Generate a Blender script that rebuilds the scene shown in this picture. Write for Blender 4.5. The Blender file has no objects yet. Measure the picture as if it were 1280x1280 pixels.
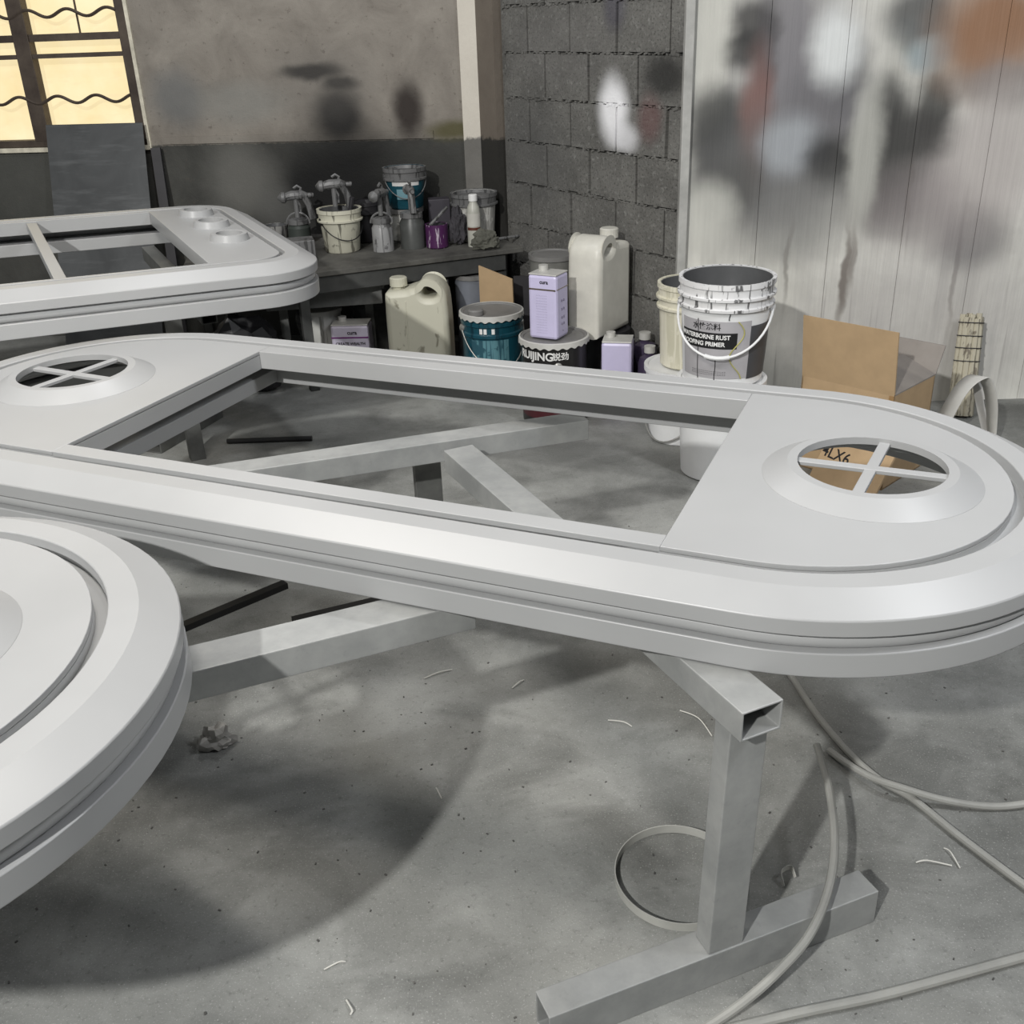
import bpy, bmesh, math, random
from mathutils import Vector, Matrix, noise as mnoise
random.seed(7)
SC = bpy.context.scene
COL = SC.collection
PI = math.pi

# ------------------------------------------------------------------ camera, world, lights, exposure
PITCH, ROLL, FPX, EYE = math.radians(25.8), math.radians(2.14), 1280.0, 1.6
_s, _c = math.sin(PITCH), math.cos(PITCH)
FW = Vector((0, _c, -_s))
_rt, _dn = Vector((1, 0, 0)), Vector((0, -_s, -_c))
UU = _rt * math.cos(ROLL) + _dn * math.sin(ROLL)
VV = -_rt * math.sin(ROLL) + _dn * math.cos(ROLL)
EYEP = Vector((0, 0, EYE))
cam = bpy.data.cameras.new('camera'); cam.sensor_width = 36; cam.lens = 36 * FPX / 1280
camo = bpy.data.objects.new('camera', cam); COL.objects.link(camo)
M = Matrix((UU, -VV, -FW)).transposed().to_4x4(); M.translation = EYEP
camo.matrix_world = M
cam.clip_start = 0.02
SC.camera = camo

w = bpy.data.worlds.new('world'); SC.world = w; w.use_nodes = True
w.node_tree.nodes['Background'].inputs[0].default_value = (0.86, 0.89, 0.95, 1)
w.node_tree.nodes['Background'].inputs[1].default_value = 0.08

def lamp(name, loc, watts, radius, color=(1, 1, 1)):
    l = bpy.data.lights.new(name, 'POINT'); l.energy = watts; l.shadow_soft_size = radius; l.color = color
    o = bpy.data.objects.new(name, l); o.location = loc; COL.objects.link(o); return o
def area(name, loc, target, watts, sx, sy, color=(1, 1, 1)):
    l = bpy.data.lights.new(name, 'AREA'); l.energy = watts; l.shape = 'RECTANGLE'; l.size = sx; l.size_y = sy; l.color = color
    o = bpy.data.objects.new(name, l); o.location = loc
    o.rotation_euler = (Vector(target) - Vector(loc)).to_track_quat('-Z', 'Y').to_euler(); COL.objects.link(o); return o
lamp('front_lamp', (-2.3, -2.6, 4.1), 980, 0.08, (1, 0.99, 0.965))
l_ = area('ceiling_tube', (-0.95, 2.0, 2.95), (-0.95, 2.0, 0), 35, 1.6, 0.14, (1, 0.955, 0.90))
l_.rotation_euler = (0, 0, math.atan2(-1.2, 1.5))
area('right_fill', (2.1, 1.3, 3.0), (1.9, 1.5, 0), 44, 0.2, 1.5, (0.95, 0.965, 1.0))  # unseen fill light, added to brighten the right wall, floor and leaf tops
lamp('back_lamp', (-0.95, 3.9, 3.2), 46, 0.07, (0.97, 0.98, 1.0))
SC.view_settings.view_transform = 'Standard'; SC.view_settings.look = 'None'
SC.view_settings.exposure = 0.36; SC.view_settings.gamma = 1.0
SC.view_settings.use_curve_mapping = False

# ------------------------------------------------------------------ helpers
def ray(x, y): return FW + UU * ((x - 640) / FPX) + VV * ((y - 640) / FPX)
def onz(x, y, z):
    d = ray(x, y); return EYEP + d * ((z - EYE) / d.z)
def at(x, y, D):
    d = ray(x, y); return EYEP + d * (D / d.y)
def onplane(x, y, p, n):
    d = ray(x, y); return EYEP + d * ((Vector(p) - EYEP).dot(n) / d.dot(n))

def lin(c):
    def f(v):
        v = v / 255.0
        return v / 12.92 if v <= .04045 else ((v + .055) / 1.055) ** 2.4
    return (f(c[0]), f(c[1]), f(c[2]), 1)

class N:
    """small node-tree writer"""
    def __init__(s, name, rough=.6, metal=0.0, spec=.5):
        s.m = bpy.data.materials.new(name); s.m.use_nodes = True
        s.t = s.m.node_tree; s.b = s.t.nodes['Principled BSDF']
        s.b.inputs['Roughness'].default_value = rough; s.b.inputs['Metallic'].default_value = metal
        s.b.inputs['Specular IOR Level'].default_value = spec
    def node(s, typ, **kw):
        n = s.t.nodes.new(typ)
        for k, v in kw.items():
            if k.startswith('i_'):
                key = k[2:]; key = int(key) if key.isdigit() else key
                n.inputs[key].default_value = v
            else: setattr(n, k, v)
        return n
    def link(s, a, b): s.t.links.new(a, b)
    def coord(s, kind='Object', scale=(1, 1, 1), rot=(0, 0, 0), loc=(0, 0, 0)):
        tc = s.node('ShaderNodeTexCoord'); mp = s.node('ShaderNodeMapping')
        mp.inputs['Scale'].default_value = scale; mp.inputs['Rotation'].default_value = rot; mp.inputs['Location'].default_value = loc
        s.link(tc.outputs[kind], mp.inputs['Vector']); return mp.outputs[0]
    def noise(s, vec, scale, detail=4, rough=.55, dist=0):
        n = s.node('ShaderNodeTexNoise'); n.inputs['Scale'].default_value = scale
        n.inputs['Detail'].default_value = detail; n.inputs['Roughness'].default_value = rough; n.inputs['Distortion'].default_value = dist
        s.link(vec, n.inputs['Vector']); return n.outputs['Fac']
    def ramp(s, fac, stops, interp='LINEAR'):
        r = s.node('ShaderNodeValToRGB'); r.color_ramp.interpolation = interp
        e = r.color_ramp.elements
        while len(e) < len(stops): e.new(.5)
        for i, (p, c) in enumerate(stops):
            e[i].position = p; e[i].color = c if isinstance(c, tuple) else (c, c, c, 1)
        s.link(fac, r.inputs[0]); return r.outputs[0]
    def mix(s, fac, a, b, mode='MIX'):
        n = s.node('ShaderNodeMix', data_type='RGBA', blend_type=mode)
        for sock, v in ((n.inputs[0], fac), (n.inputs[6], a), (n.inputs[7], b)):
            if hasattr(v, 'is_linked') or hasattr(v, 'links'): s.link(v, sock)
            elif isinstance(v, (int, float)): sock.default_value = v if sock.type == 'VALUE' else (v, v, v, 1)
            else: sock.default_value = v
        return n.outputs[2]
    def math(s, op, a, b=None, c=None, clamp=False):
        n = s.node('ShaderNodeMath', operation=op, use_clamp=clamp)
        for i, v in enumerate((a, b, c)):
            if v is None: continue
            if isinstance(v, (int, float)): n.inputs[i].default_value = v
            else: s.link(v, n.inputs[i])
        return n.outputs[0]
    def color(s, sock):
        if isinstance(sock, tuple): s.b.inputs['Base Color'].default_value = sock
        else: s.link(sock, s.b.inputs['Base Color'])
        return s
    def bump(s, h, strength=.3, dist=.01):
        n = s.node('ShaderNodeBump'); n.inputs['Strength'].default_value = strength; n.inputs['Distance'].default_value = dist
        s.link(h, n.inputs['Height']); s.link(n.outputs[0], s.b.inputs['Normal']); return s
    def rough(s, sock): s.link(sock, s.b.inputs['Roughness']); return s

def m_plain(name, c, rough=.55, metal=0, var=.12, scale=9, bump=0.0, spec=.5):
    n = N(name, rough, metal, spec); v = n.coord()
    f = n.noise(v, scale, 5, .6); L = lin(c)
    n.color(n.mix(n.ramp(f, [(.3, 0.0), (.7, 1.0)]), tuple(x * (1 - var) for x in L[:3]) + (1,), tuple(min(1, x * (1 + var)) for x in L[:3]) + (1,)))
    if bump: n.bump(n.noise(v, scale * 6, 4), bump, .004)
    return n.m
def m_drip(name, c, d, amount=.5, rough=.5, sx=40, sz=3, speck=None):
    """paint-splashed surface: vertical runs and blotches of a second paint"""
    n = N(name, rough); v = n.coord(scale=(sx, sx, sz)); v2 = n.coord(scale=(1, 1, 1), loc=(3, 1, 2))
    f = n.noise(v, 1.0, 3, .55, .4); g = n.noise(v2, 14, 4, .6)
    s1 = n.ramp(f, [(amount, 0.0), (amount + .07, 1.0)]); s2 = n.ramp(g, [(amount + .06, 0.0), (amount + .12, 1.0)])
    base = n.mix(n.noise(v2, 6, 4), tuple(x * .85 for x in lin(c)[:3]) + (1,), lin(c))
    k = n.math('MAXIMUM', s1, s2)
    colr = n.mix(n.math('MULTIPLY', k, .85), base, lin(d))
    n.color(colr); n.bump(n.math('ADD', k, g), .25, .003)
    return n.m

# materials ---------------------------------------------------------
def m_primer():
    n = N('satin_grey_primer', .33, 0, .5); v = n.coord()
    f = n.noise(v, 2.2, 4, .55); g = n.noise(v, 160, 3, .6)
    n.color(n.mix(n.ramp(f, [(.3, 0.0), (.7, 1.0)]), lin((163, 164, 164)), lin((171, 172, 172))))
    n.rough(n.math('MULTIPLY_ADD', f, .16, .30)); n.bump(g, .05, .0008)
    return n.m
PRIMER = m_primer()
def m_steel(name, c, c2, rough=.5):
    n = N(name, rough, .15, .5); v = n.coord(); 
    f = n.noise(v, 5, 6, .65); g = n.noise(v, 45, 5, .7)
    a = n.mix(n.ramp(f, [(.35, 0.0), (.65, 1.0)]), lin(c), lin(c2))
    a = n.mix(n.ramp(g, [(.60, 0.0), (.80, .35)]), a, lin(tuple(x * .75 for x in c)))
    n.color(a); n.bump(g, .08, .002); return n.m
STEEL = m_steel('overspray_dusted_steel', (136, 138, 137), (164, 165, 163))
STEEL_DK = m_steel('dark_bare_steel', (72, 73, 72), (108, 109, 106))
RUST = m_steel('old_brown_grille_paint', (62, 52, 46), (92, 82, 72), .6)
DARK = m_plain('dark_gap_metal', (34, 34, 34), .7)

def m_floor():
    n = N('dusty_concrete', .82, 0, .25); v = n.coord()
    big = n.noise(v, .9, 5, .6, .4); mid = n.noise(v, 4.5, 6, .65, .3); fine = n.noise(v, 70, 5, .7); grit = n.noise(v, 240, 3, .7)
    a = n.mix(n.ramp(big, [(.32, 0.0), (.68, 1.0)]), lin((102, 103, 100)), lin((154, 155, 151)))
    a = n.mix(n.math('MULTIPLY', n.ramp(mid, [(.45, 0.0), (.75, 1.0)]), .45), a, lin((180, 181, 177)))
    st = n.noise(n.coord(scale=(1, 1.6, 1), loc=(5, 2, 0)), 2.2, 5, .6, .6)
    a = n.mix(n.math('MULTIPLY', n.ramp(st, [(.52, 0.0), (.72, 1.0)]), .6), a, lin((82, 83, 80)))
    a = n.mix(n.math('MULTIPLY', n.ramp(fine, [(.56, 0.0), (.72, 1.0)]), .5), a, lin((82, 82, 80)))
    a = n.mix(n.math('MULTIPLY', n.ramp(grit, [(.30, 1.0), (.42, 0.0)]), .45), a, lin((206, 206, 202)))
    n.color(a); n.bump(n.math('ADD', n.math('MULTIPLY', fine, .6), mid), .35, .006); return n.m

def m_sprayed(name, base_fn, spots, ax, org, rough=.6, bumpfn=None, warp=.05, spec=.35):
    """wall with clouds of old overspray. spots: (u, z, ru, rz, colour, strength); ax: unit vector along the wall"""
    n = N(name, rough, 0, spec)
    tc = n.node('ShaderNodeTexCoord'); dot = n.node('ShaderNodeVectorMath', operation='DOT_PRODUCT')
    sub = n.node('ShaderNodeVectorMath', operation='SUBTRACT'); n.link(tc.outputs['Object'], sub.inputs[0]); sub.inputs[1].default_value = org
    n.link(sub.outputs[0], dot.inputs[0]); dot.inputs[1].default_value = ax
    sep = n.node('ShaderNodeSeparateXYZ'); n.link(tc.outputs['Object'], sep.inputs[0])
    u, z = dot.outputs['Value'], sep.outputs[2]
    cmb = n.node('ShaderNodeCombineXYZ'); n.link(u, cmb.inputs[0]); n.link(z, cmb.inputs[1])
    uv = cmb.outputs[0]
    nz = n.node('ShaderNodeTexNoise'); nz.inputs['Scale'].default_value = 7; nz.inputs['Detail'].default_value = 3; n.link(uv, nz.inputs['Vector'])
    wv = n.node('ShaderNodeVectorMath', operation='MULTIPLY_ADD'); n.link(nz.outputs['Color'], wv.inputs[0])
    wv.inputs[1].default_value = (warp * 2, warp * 2, 0); 
    off = n.node('ShaderNodeVectorMath', operation='ADD'); n.link(uv, off.inputs[0]); off.inputs[1].default_value = (-warp, -warp, 0)
    n.link(off.outputs[0], wv.inputs[2])
    col, hgt = base_fn(n, uv, u, z)
    for (cu, cz, ru, rz, c, k) in spots:
        s = n.node('ShaderNodeVectorMath', operation='SUBTRACT'); n.link(wv.outputs[0], s.inputs[0]); s.inputs[1].default_value = (cu, cz, 0)
        m = n.node('ShaderNodeVectorMath', operation='MULTIPLY'); n.link(s.outputs[0], m.inputs[0]); m.inputs[1].default_value = (1 / ru, 1 / rz, 0)
        le = n.node('ShaderNodeVectorMath', operation='LENGTH'); n.link(m.outputs[0], le.inputs[0])
        mr = n.node('ShaderNodeMapRange', interpolation_type='SMOOTHSTEP'); n.link(le.outputs['Value'], mr.inputs[0])
        mr.inputs[1].default_value = 1.65; mr.inputs[2].default_value = .45; mr.inputs[3].default_value = 0; mr.inputs[4].default_value = k
        col = n.mix(mr.outputs[0], col, lin(c))
    n.color(col)
    if hgt is not None: n.bump(hgt, .4, .006)
    return n.m

# mesh builder ------------------------------------------------------
class MB:
    def __init__(s): s.v = []; s.f = []
    def add(s, vs, fs):
        b = len(s.v); s.v += [tuple(p) for p in vs]; s.f += [tuple(i + b for i in f) for f in fs]; return s
    def box(s, c, d, rz=0, R=None):
        x, y, z = d[0] / 2, d[1] / 2, d[2] / 2
        vs = [Vector(p) for p in ((-x, -y, -z), (x, -y, -z), (x, y, -z), (-x, y, -z), (-x, -y, z), (x, -y, z), (x, y, z), (-x, y, z))]
        R = R or Matrix.Rotation(rz, 3, 'Z')
        return s.add([R @ p + Vector(c) for p in vs], [(0, 3, 2, 1), (4, 5, 6, 7), (0, 1, 5, 4), (1, 2, 6, 5), (2, 3, 7, 6), (3, 0, 4, 7)])
    def lathe(s, prof, c=(0, 0, 0), seg=32, R=None, cap=True):
        vs, fs = [], []; k = len(prof)
        for i in range(seg):
            a = 2 * PI * i / seg
            for r, z in prof:
                p = Vector((r * math.cos(a), r * math.sin(a), z)); vs.append((R @ p if R else p) + Vector(c))
        for i in range(seg):
            j = (i + 1) % seg
            for q in range(k - 1): fs.append((i * k + q, j * k + q, j * k + q + 1, i * k + q + 1))
        if cap:
            fs.append(tuple(i * k for i in range(seg))[::-1]); fs.append(tuple(i * k + k - 1 for i in range(seg)))
        return s.add(vs, fs)
    def tube(s, pts, r, seg=8, cap=True, flat=None):
        """round tube along points; flat=(w,h) gives a flat strip section instead (h along up)"""
        pts = [Vector(p) for p in pts]; vs, fs = [], []; n = len(pts); up = Vector((0, 0, 1))
        prev = None
        for i, p in enumerate(pts):
            t = (pts[min(i + 1, n - 1)] - pts[max(i - 1, 0)]).normalized()
            if prev is None:
                a = t.cross(up)
                if a.length < 1e-3: a = t.cross(Vector((0, 1, 0)))
            else: a = prev - t * prev.dot(t)
            a.normalize(); b = a.cross(t); prev = a
            rr = r[i] if isinstance(r, (list, tuple)) else r
            for q in range(seg):
                th = 2 * PI * q / seg
                vs.append(p + a * (rr * math.cos(th)) + b * (rr * math.sin(th)))
        for i in range(n - 1):
            for q in range(seg):
                w_ = (q + 1) % seg
                fs.append((i * seg + q, i * seg + w_, (i + 1) * seg + w_, (i + 1) * seg + q))
        if cap: fs.append(tuple(range(seg))[::-1]); fs.append(tuple((n - 1) * seg + q for q in range(seg)))
        return s.add(vs, fs)
    def ribbon(s, pts, wdir, width, th):
        """sheet-metal strip: path pts, width along wdir, thickness th"""
        pts = [Vector(p) for p in pts]; n = len(pts); vs, fs = [], []
        for i, p in enumerate(pts):
            t = (pts[min(i + 1, n - 1)] - pts[max(i - 1, 0)]).normalized()
            wv = wdir[i] if isinstance(wdir, list) else Vector(wdir)
            wv = (wv - t * wv.dot(t)).normalized(); nn = t.cross(wv)
            for a, b in ((-.5, -.5), (.5, -.5), (.5, .5), (-.5, .5)): vs.append(p + wv * (a * width) + nn * (b * th))
        for i in range(n - 1):
            for q in range(4):
                e = (q + 1) % 4; fs.append((i * 4 + q, i * 4 + e, i * 4 + 4 + e, i * 4 + 4 + q))
        fs.append((3, 2, 1, 0)); fs.append(tuple(4 * (n - 1) + q for q in range(4)))
        return s.add(vs, fs)
    def prism(s, poly, z0, z1):
        n = len(poly)
        vs = [(x, y, z0) for x, y in poly] + [(x, y, z1) for x, y in poly]
        fs = [tuple(range(n))[::-1], tuple(range(n, 2 * n))] + [(i, (i + 1) % n, n + (i + 1) % n, n + i) for i in range(n)]
        return s.add(vs, fs)
    def sweep(s, path_fn, prof, close_path=True):
        """closed cross-section prof [(off, z)] carried round path_fn(off)"""
        loops = [path_fn(o) for o, z in prof]; k = len(prof); n = len(loops[0]); vs, fs = [], []
        for i in range(n):
            for q in range(k): vs.append((loops[q][i][0], loops[q][i][1], prof[q][1]))
        rng = range(n) if close_path else range(n - 1)
        for i in rng:
            j = (i + 1) % n
            for q in range(k):
                e = (q + 1) % k; fs.append((i * k + q, j * k + q, j * k + e, i * k + e))
        if not close_path: fs.append(tuple(range(k))); fs.append(tuple((n - 1) * k + q for q in range(k))[::-1])
        return s.add(vs, fs)
    def hollow(s, p0, p1, w_, h_, t=.004, up=(0, 0, 1)):
        """square tube with open ends; w_ sideways, h_ along up"""
        p0, p1 = Vector(p0), Vector(p1); d = (p1 - p0).normalized(); u = Vector(up); a = d.cross(u).normalized(); b = a.cross(d)
        vs = []
        for p in (p0, p1):
            for k in (0, t):
                for sx, sy in ((-1, -1), (1, -1), (1, 1), (-1, 1)): vs.append(p + a * sx * (w_ / 2 - k) + b * sy * (h_ / 2 - k))
        fs = []
        for q in range(4):
            e = (q + 1) % 4
            fs += [(q, e, 8 + e, 8 + q), (4 + e, 4 + q, 12 + q, 12 + e), (e, q, 4 + q, 4 + e), (8 + q, 8 + e, 12 + e, 12 + q)]
        return s.add(vs, fs)
    def build(s, name, mat, parent=None, smooth=True, bevel=0, angle=35, recalc=True):
        me = bpy.data.meshes.new(name); me.from_pydata(s.v, [], s.f); me.validate()
        if recalc:
            bm = bmesh.new(); bm.from_mesh(me); bmesh.ops.recalc_face_normals(bm, faces=bm.faces); bm.to_mesh(me); bm.free()
        return finish(name, me, mat, parent, smooth, bevel, angle)
def finish(name, me, mat, parent=None, smooth=True, bevel=0, angle=35):
    if smooth:
        for p in me.polygons: p.use_smooth = True
        me.set_sharp_from_angle(angle=math.radians(angle))
    if mat: me.materials.append(mat)
    o = bpy.data.objects.new(name, me); COL.objects.link(o)
    if parent: o.parent = parent
    if bevel:
        b = o.modifiers.new('bevel', 'BEVEL'); b.width = bevel; b.segments = 2; b.limit_method = 'ANGLE'; b.angle_limit = math.radians(30); b.harden_normals = False
    return o
def plate(name, outlines, z0, z1, mat, parent=None, bevel=0.0, smooth=True, xf=None):
    """flat plate with holes: first outline outer, the rest holes"""
    cu = bpy.data.curves.new('tmp', 'CURVE'); cu.dimensions = '2D'; cu.fill_mode = 'BOTH'; cu.extrude = (z1 - z0) / 2 - bevel
    cu.bevel_depth = bevel; cu.bevel_resolution = 2; cu.offset = -bevel
    for ol in outlines:
        sp = cu.splines.new('POLY'); sp.points.add(len(ol) - 1); sp.use_cyclic_u = True
        for i, (x, y) in enumerate(ol): sp.points[i].co = (x, y, 0, 1)
    to = bpy.data.objects.new('tmp', cu); COL.objects.link(to)
    dg = bpy.context.evaluated_depsgraph_get(); me = bpy.data.meshes.new_from_object(to.evaluated_get(dg), depsgraph=dg)
    bpy.data.objects.remove(to); bpy.data.curves.remove(cu)
    for v in me.vertices: v.co.z += (z0 + z1) / 2
    if xf is not None: me.transform(xf)
    me.name = name; me.materials.clear()
    return finish(name, me, mat, parent, smooth)
def textmesh(name, body, size, mat, parent, M4=None, wrap=None, align='CENTER', bold=0.0, squash=1.0):
    """lettering as thin mesh; wrap=(r, angle, z) bends it round a cylinder about local z"""
    cu = bpy.data.curves.new('tmp', 'FONT'); cu.body = body; cu.size = size; cu.align_x = align; cu.align_y = 'CENTER'
    cu.extrude = .0004; cu.offset = bold
    to = bpy.data.objects.new('tmp', cu); COL.objects.link(to)
    dg = bpy.context.evaluated_depsgraph_get(); me = bpy.data.meshes.new_from_object(to.evaluated_get(dg), depsgraph=dg)
    bpy.data.objects.remove(to); bpy.data.curves.remove(cu)
    for v in me.vertices: v.co.x *= squash
    if wrap:
        r, a0, z0 = wrap
        for v in me.vertices:
            x, y, e = v.co; th = a0 + x / r
            v.co = ((r + e + .0006) * math.cos(th), (r + e + .0006) * math.sin(th), z0 + y)
    if M4 is not None: me.transform(M4)
    me.name = name; me.materials.clear()
    return finish(name, me, mat, parent, False)
def patch(name, r, a0, a1, z0, z1, mat, parent, th=.0008, r1=None, n=20):
    """printed label wrapped on a cylinder (r at z0, r1 at z1)"""
    r1 = r1 or r; m = MB(); vs, fs = [], []
    for i in range(n + 1):
        a = a0 + (a1 - a0) * i / n
        for (rr, z) in ((r, z0), (r + th, z0), (r1 + th, z1), (r1, z1)): vs.append((rr * math.cos(a), rr * math.sin(a), z))
    for i in range(n):
        for q in range(4):
            e = (q + 1) % 4; fs.append((i * 4 + q, i * 4 + 4 + q, i * 4 + 4 + e, i * 4 + e))
    fs.append((0, 1, 2, 3)); fs.append(tuple(n * 4 + q for q in (3, 2, 1, 0)))
    return m.add(vs, fs).build(name, mat, parent)

def smooth_path(pts, n=8):
    P = [Vector(p) for p in pts]; out = []
    for i in range(len(P) - 1):
        p0, p1, p2, p3 = P[max(i - 1, 0)], P[i], P[i + 1], P[min(i + 2, len(P) - 1)]
        for k in range(n):
            t = k / n; out.append(.5 * ((2 * p1) + (p2 - p0) * t + (2 * p0 - 5 * p1 + 4 * p2 - p3) * t * t + (3 * p1 - p0 - 3 * p2 + p3) * t ** 3))
    out.append(P[-1]); return out
def tag(o, label, cat, group=None, kind=None):
    o['label'] = label; o['category'] = cat
    if group: o['group'] = group
    if kind: o['kind'] = kind
    return o
def thing(name, label, cat, loc=(0, 0, 0), rz=0, group=None):
    o = bpy.data.objects.new(name, None); o.empty_display_size = .1; COL.objects.link(o)
    o.location = loc; o.rotation_euler = (0, 0, rz); return tag(o, label, cat, group)
def struct(o): o['kind'] = 'structure'; return o

# ------------------------------------------------------------------ setting
CORNER = Vector((-0.085, 5.60, 0))            # where the plastered and the block wall meet
LW = Vector((-.9923, .124, 0)); LWN = Vector((.124, .9923, 0))      # plastered wall runs to the left
BW = Vector((math.cos(math.radians(57)), -math.sin(math.radians(57)), 0)); BWN = Vector((-BW.y, BW.x, 0))
HT = 2.7
fl = MB().box((0, 2.5, -.05), (9, 11, .1)).build('floor', m_floor(), smooth=False); struct(fl)

def base_left(n, uv, u, z):
    f = n.noise(uv, 3.5, 6, .65, .5); g = n.noise(uv, 26, 5, .7); h = n.noise(uv, 120, 3)
    up = n.mix(n.ramp(f, [(.3, 0.0), (.7, 1.0)]), lin((122, 116, 108)), lin((152, 146, 137)))
    lo = n.mix(n.ramp(f, [(.3, 0.0), (.7, 1.0)]), lin((58, 58, 55)), lin((84, 84, 80)))
    edge = n.math('ADD', z, n.math('MULTIPLY', n.math('SUBTRACT', g, .5), .03))
    k = n.node('ShaderNodeMapRange'); n.link(edge, k.inputs[0]); k.inputs[1].default_value = 1.038; k.inputs[2].default_value = 1.046
    c = n.mix(k.outputs[0], lo, up)
    c = n.mix(n.math('MULTIPLY', n.ramp(g, [(.60, 0.0), (.68, 1.0)]), .55), c, lin((88, 80, 72)))
    return c, n.math('ADD', g, n.math('MULTIPLY', h, .4))
def lspot(x, y, rx, ry, c, k):
    p = onplane(x, y, CORNER, LWN); q = onplane(x + rx, y, CORNER, LWN); r_ = onplane(x, y + ry, CORNER, LWN)
    return ((p - CORNER).dot(LW), p.z, (q - p).length, abs(r_.z - p.z), c, k)
lsp = [lspot(388, 90, 36, 9, (14, 14, 15), .97), lspot(425, 105, 20, 9, (20, 20, 20), .9), lspot(424, 145, 30, 30, (16, 16, 17), .97), lspot(400, 110, 60, 45, (95, 92, 88), .4),
       lspot(440, 235, 110, 62, (13, 13, 13), .97), lspot(510, 138, 17, 32, (38, 30, 27), .92), lspot(570, 163, 30, 12, (82, 78, 48), .9),
       lspot(222, 122, 30, 32, (108, 110, 110), .75), lspot(300, 128, 50, 24, (138, 138, 133), .6), lspot(305, 225, 40, 40, (120, 119, 114), .6),
       lspot(350, 262, 22, 24, (98, 98, 95), .6), lspot(540, 215, 60, 30, (62, 62, 58), .5), lspot(35, 235, 60, 45, (84, 85, 81), .5)]
MLEFT = m_sprayed('plaster_with_dark_dado', base_left, lsp, tuple(LW), tuple(CORNER), .75, warp=.03)
def wall_box(m, u0, u1, z0, z1, th=.2, push=0.0):
    a = CORNER + LW * u0 - LWN * push; b = CORNER + LW * u1 - LWN * push; d = LWN * th
    vs = [a + Vector((0, 0, z0)), b + Vector((0, 0, z0)), b + d + Vector((0, 0, z0)), a + d + Vector((0, 0, z0))]
    vs += [v + Vector((0, 0, z1 - z0)) for v in vs]
    return m.add(vs, [(0, 3, 2, 1), (4, 5, 6, 7), (0, 1, 5, 4), (1, 2, 6, 5), (2, 3, 7, 6), (3, 0, 4, 7)])
UJ = 1.795; SILL = 1.05                        # right jamb of the window along the wall, sill height
m = MB(); wall_box(m, -.05, UJ, 0, HT); wall_box(m, UJ, 4.2, 0, SILL)
# hacked plaster ledge above the dado
wall_box(m, .25, 1.72, 1.048, 1.085, .02, .008)
struct(m.build('wall_back', MLEFT, smooth=False))

# pier in the corner
def m_pier():
    n = N('flaked_pier_plaster', .75, 0, .3); v = n.coord(); f = n.noise(v, 5, 6, .65); g = n.noise(v, 30, 4, .6)
    sep = n.node('ShaderNodeSeparateXYZ'); tc = n.node('ShaderNodeTexCoord'); n.link(tc.outputs['Object'], sep.inputs[0])
    up = n.mix(f, lin((196, 190, 178)), lin((222, 216, 204))); lo = n.mix(f, lin((92, 90, 86)), lin((128, 126, 121)))
    k = n.node('ShaderNodeMapRange'); n.link(n.math('ADD', sep.outputs[2], n.math('MULTIPLY', n.math('SUBTRACT', g, .5), .06)), k.inputs[0])
    k.inputs[1].default_value = 1.04; k.inputs[2].default_value = 1.055
    # the return face towards the block wall is coloured a darker brown, picked by its normal
    ge = n.node('ShaderNodeNewGeometry'); dt = n.node('ShaderNodeVectorMath', operation='DOT_PRODUCT'); n.link(ge.outputs['Normal'], dt.inputs[0]); dt.inputs[1].default_value = tuple(-BWN)
    d2 = n.node('ShaderNodeVectorMath', operation='DOT_PRODUCT'); n.link(ge.outputs['Normal'], d2.inputs[0]); d2.inputs[1].default_value = tuple(BW)
    kk = n.math('GREATER_THAN', n.math('MAXIMUM', dt.outputs['Value'], d2.outputs['Value']), .95)
    br = n.mix(f, lin((96, 88, 80)), lin((124, 116, 106)))
    n.color(n.mix(kk, n.mix(k.outputs[0], lo, up), n.mix(k.outputs[0], lin((52, 51, 48)), br))); n.bump(g, .4, .006); return n.m
P0 = CORNER - LWN * .03
pw = [(P0 + LW * .088), P0, P0 + BW * .155, P0 + BW * .155 + BWN * .25, P0 + LW * .088 + LWN * .25]
struct(MB().prism([(p.x, p.y) for p in pw], 0, HT).build('wall_pier', m_pier(), smooth=False))

# block wall: real blocks with open perpends and squeezed-out bed mortar
PB = at(635, 120, 5.4); PB = Vector((PB.x, PB.y, 0))
BLK, CRS = .3286, .1989
BEND = (Vector((.757, 4.318, 0)) - PB).dot(BW)
def base_block(n, uv, u, z):
    f = n.noise(uv, 6, 5, .6); g = n.noise(uv, 90, 5, .75); h = n.noise(uv, 38, 4, .7)
    a = n.mix(n.ramp(f, [(.3, 0.0), (.7, 1.0)]), lin((96, 95, 92)), lin((120, 119, 115)))
    a = n.mix(n.ramp(g, [(.36, .75), (.48, 0.0)]), a, lin((58, 58, 56)))
    a = n.mix(n.ramp(h, [(.55, 0.0), (.72, .5)]), a, lin((164, 164, 160)))
    return a, n.math('ADD', g, h)
def bspot(x, y, rx, ry, c, k):
    p = onplane(x, y, PB, BWN); q = onplane(x + rx, y, PB, BWN); r_ = onplane(x, y + ry, PB, BWN)
    return ((p - PB).dot(BW), p.z, (q - p).length, abs(r_.z - p.z), c, k)
bsp = [bspot(767, 138, 16, 36, (250, 250, 252), .95), bspot(780, 172, 16, 16, (235, 235, 238), .7), bspot(832, 95, 26, 24, (48, 48, 47), .85),
       bspot(812, 148, 14, 26, (112, 72, 72), .45), bspot(768, 5, 12, 30, (78, 76, 88), .6), bspot(665, 200, 40, 60, (92, 92, 91), .5), bspot(700, 60, 60, 40, (118, 116, 114), .3)]
MBLK = m_sprayed('hollow_concrete_block', base_block, bsp, tuple(BW), tuple(PB), .9, warp=.02, spec=.2)
m = MB()
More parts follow.
